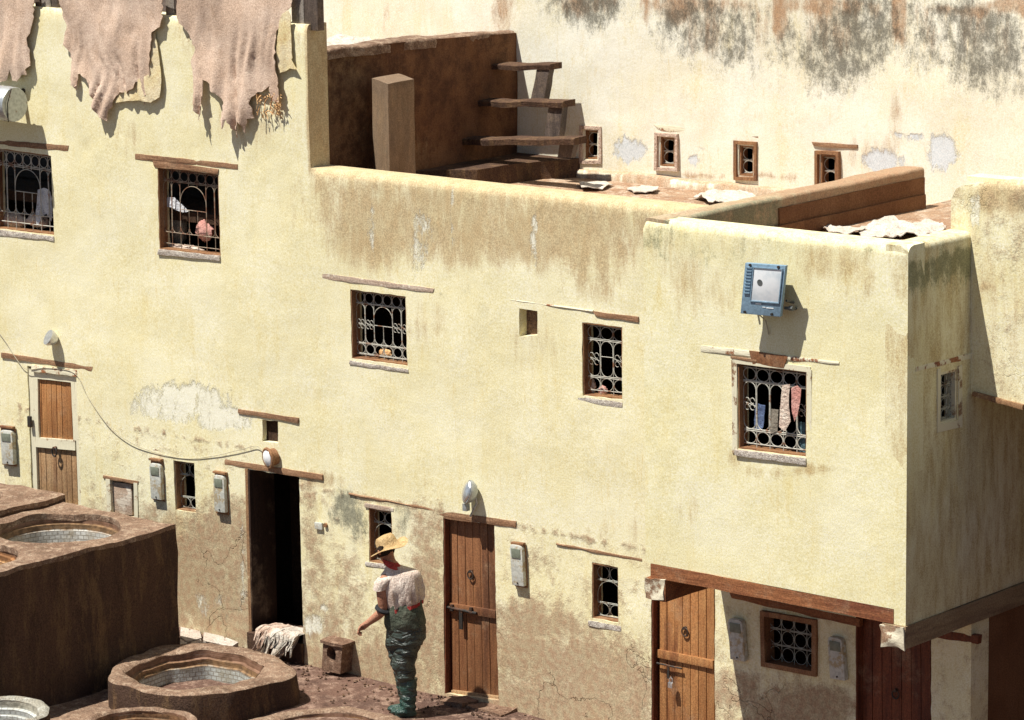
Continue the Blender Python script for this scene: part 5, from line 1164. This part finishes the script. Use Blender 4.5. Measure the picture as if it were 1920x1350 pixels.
# vest
vf = lambda an, h, p: abs(nz(math.cos(an)*4+h*2.5, math.sin(an)*4, h*1.6))*.075*sst(1.42, 1.2, h)*(1-.45*sst(1.15, 1.06, h))-.018*sst(1.42, 1.2, h)+nz(p.x*9, p.y*9, p.z*4)*.008
mb = MB()
ks = [(.012, 1.075, .025, .180, .135, .26), (.012, 1.10, .025, .190, .145, .24), (.005, 1.2, .02, .196, .15, .2), (-.005, 1.29, .02, .202, .145, .2), (-.012, 1.355, .02, .20, .13, .2), (-.02, 1.395, .02, .18, .112, .17), (-.035, 1.435, .02, .125, .088, .08), (-.06, 1.47, .02, .078, .068, -.1)]
mb.loft([cring(k_[0], k_[1], k_[2], k_[3], k_[4], 48, -.3, vf, k_[5]) for k_ in interp(ks, 40)]); vest = mb.build('vest', 'vest', MAN, sharp=80)
# dropped shoulder cap of the vest over the left arm
mb = MB(); mb.loft([[mp(a, h, d)+(rh*math.cos(TP*k/16)*r_+fh*math.sin(TP*k/16)*r_*1.05) for k in range(16)] for a, h, d, r_ in ((-.09, 1.375, .0, .07), (-.14, 1.352, -.015, .079), (-.172, 1.322, -.025, .078), (-.186, 1.285, -.03, .070), (-.198, 1.25, -.035, .068))]); mb.build('sleeve', 'vest', vest, wob=.008, wsc=12)
mb = MB(); mb.loft([cring(.012, h_, .025, w_, w_*.76, 48, -.3, lambda an, h, p: vf(an, 1.068, p)+.006, .26) for h_, w_ in ((1.050, .176), (1.050, .184), (1.083, .187), (1.083, .178))]); mb.build('hem_band', 'red', vest)
mb = MB(); mb.loft([cring(a, h_, .02, w_, w_*.95, 30, 0, lambda an, h, p: nz(p.x*25, p.y*25, p.z*25)*.008, -.35) for a, h_, w_ in ((-.062, 1.445, .088), (-.065, 1.46, .098), (-.085, 1.49, .088), (-.098, 1.515, .078))]); mb.build('neckerchief', 'red', MAN)
# waist cloth, waders
wf = lambda an, h, p: nz(p.x*8, p.y*8, p.z*10)*.016
mb = MB(); mb.loft([cring(*k_[:3], k_[3], k_[4], 44, -.2, wf, .12) for k_ in interp([(.035, .875, .02, .190, .15), (.03, .92, .02, .196, .155), (.022, .99, .02, .190, .15), (.014, 1.06, .02, .184, .14), (.012, 1.11, .02, .178, .132)], 22)]); mb.build('waist_wrap', 'waist', MAN, sharp=80)
lf = lambda an, h, p: (.0075*math.sin(h*58+math.sin(an+.6)*3.2+nz(p.x*5, p.y*5, p.z*5)*7)*sst(.86, .66, h)*sst(.2, .34, h)+nz(p.x*7, p.y*7, p.z*7)*.02+nz(p.x*18, p.y*18, p.z*22)*.006)
trousers = None
mb = MB(); mb.loft([cring(*k_[:3], k_[3], k_[4], 44, -.2, lf) for k_ in interp([(.035, .93, .02, .186, .148), (.04, .85, .03, .190, .155), (.035, .76, .03, .188, .15), (.022, .70, .03, .175, .13)], 22)]); trousers = mb.build('waders', 'rubber', MAN, sharp=80)
for nm, K in (('n', [(.055, .80, .0, .125, .115), (.035, .66, -.005, .122, .11), (.015, .52, -.01, .106, .095), (.02, .42, -.01, .096, .085), (.045, .30, -.01, .083, .075), (.05, .20, -.01, .078, .07)]), ('f', [(-.02, .80, .09, .115, .11), (-.045, .66, .09, .105, .10), (-.03, .52, .09, .09, .085), (-.01, .42, .09, .082, .078), (.005, .30, .09, .074, .07), (.015, .20, .09, .07, .066)])):
    mb = MB(); mb.loft([cring(*k_[:3], k_[3], k_[4], 36, 0, lf) for k_ in interp(K, 70)]); mb.build('leg', 'rubber', trousers, sharp=80)
for nm, (x_0, d_0) in (('n', (.05, -.01)), ('f', (.015, .09))):
    bf = lambda an, h, p: .005*math.sin(h*90+an)+nz(p.x*12, p.y*12, p.z*12)*.008
    mb = MB()
    mb.loft([cring(*k_, 32, 0, bf) for k_ in interp([(x_0+.0, .37, d_0, .088, .078), (x_0+.0, .33, d_0, .086, .076), (x_0, .22, d_0, .074, .066), (x_0+.005, .13, d_0, .062, .056), (x_0+.0, .09, d_0, .066, .054), (x_0-.02, .055, d_0+.01, .085, .052), (x_0-.035, .02, d_0+.02, .105, .050), (x_0-.035, .0, d_0+.02, .10, .047)], 34)])
    fdv = (rh*-.88+fh*.45).normalized(); sv = fdv.cross(Vector((0, 0, 1)))
    mb.loft([[mp(x_0, 0, d_0)+fdv*L_+sv*math.cos(TP*k/16)*w_+Vector((0, 0, max(.0, h_+math.sin(TP*k/16)*t_))) for k in range(16)] for L_, w_, h_, t_ in ((.0, .05, .05, .05), (.07, .05, .042, .042), (.12, .052, .035, .035), (.165, .046, .028, .028), (.185, .025, .022, .018))]); mb.build('boot', 'boot', MAN, sharp=60)
# rolled black cuff above the elbow
mb = MB(); cc = mp(-.172, 1.055, -.03); dv = (mp(-.24, .975, 0)-mp(-.178, 1.14, -.035)).normalized(); xx = dv.cross(fh).normalized(); yy = dv.cross(xx)
mb.tube([cc+(xx*math.cos(TP*k/20)*.062+yy*math.sin(TP*k/20)*.06) for k in range(20)], .021, 8, True); mb.build('rolled_cuff', 'cuff', MAN, wob=.006, wsc=20)
# straw hat
hn = (rh*-.40+fh*.10+Vector((0, 0, .86))).normalized(); hx = (rh-hn*rh.dot(hn)).normalized(); hy = hn.cross(hx); h0 = mp(-.112, 1.635, .05)
def hr(r_, z_, wv=0., ph=0.): return [h0+(hx*math.cos(TP*k/40)*r_*1.02+hy*math.sin(TP*k/40)*r_)+hn*(z_+wv*math.sin(TP*k/40*2+ph)+wv*.5*math.sin(TP*k/40*3)) for k in range(40)]
mb = MB(); mb.loft([hr(.180, -.012, .020), hr(.190, -.008, .021), (hr(.180, -.002, .020)), hr(.13, .0, .008), hr(.105, .012, .003), hr(.100, .05), hr(.094, .09), hr(.075, .118), hr(.03, .124), hr(.002, .12)], False)
mb.loft([hr(.180, -.012, .020), hr(.13, -.008, .008), hr(.10, .002), hr(.095, .05), hr(.02, .1)], False); mb.build('straw_hat', 'straw', MAN, sharp=80, wob=.004, wsc=14)
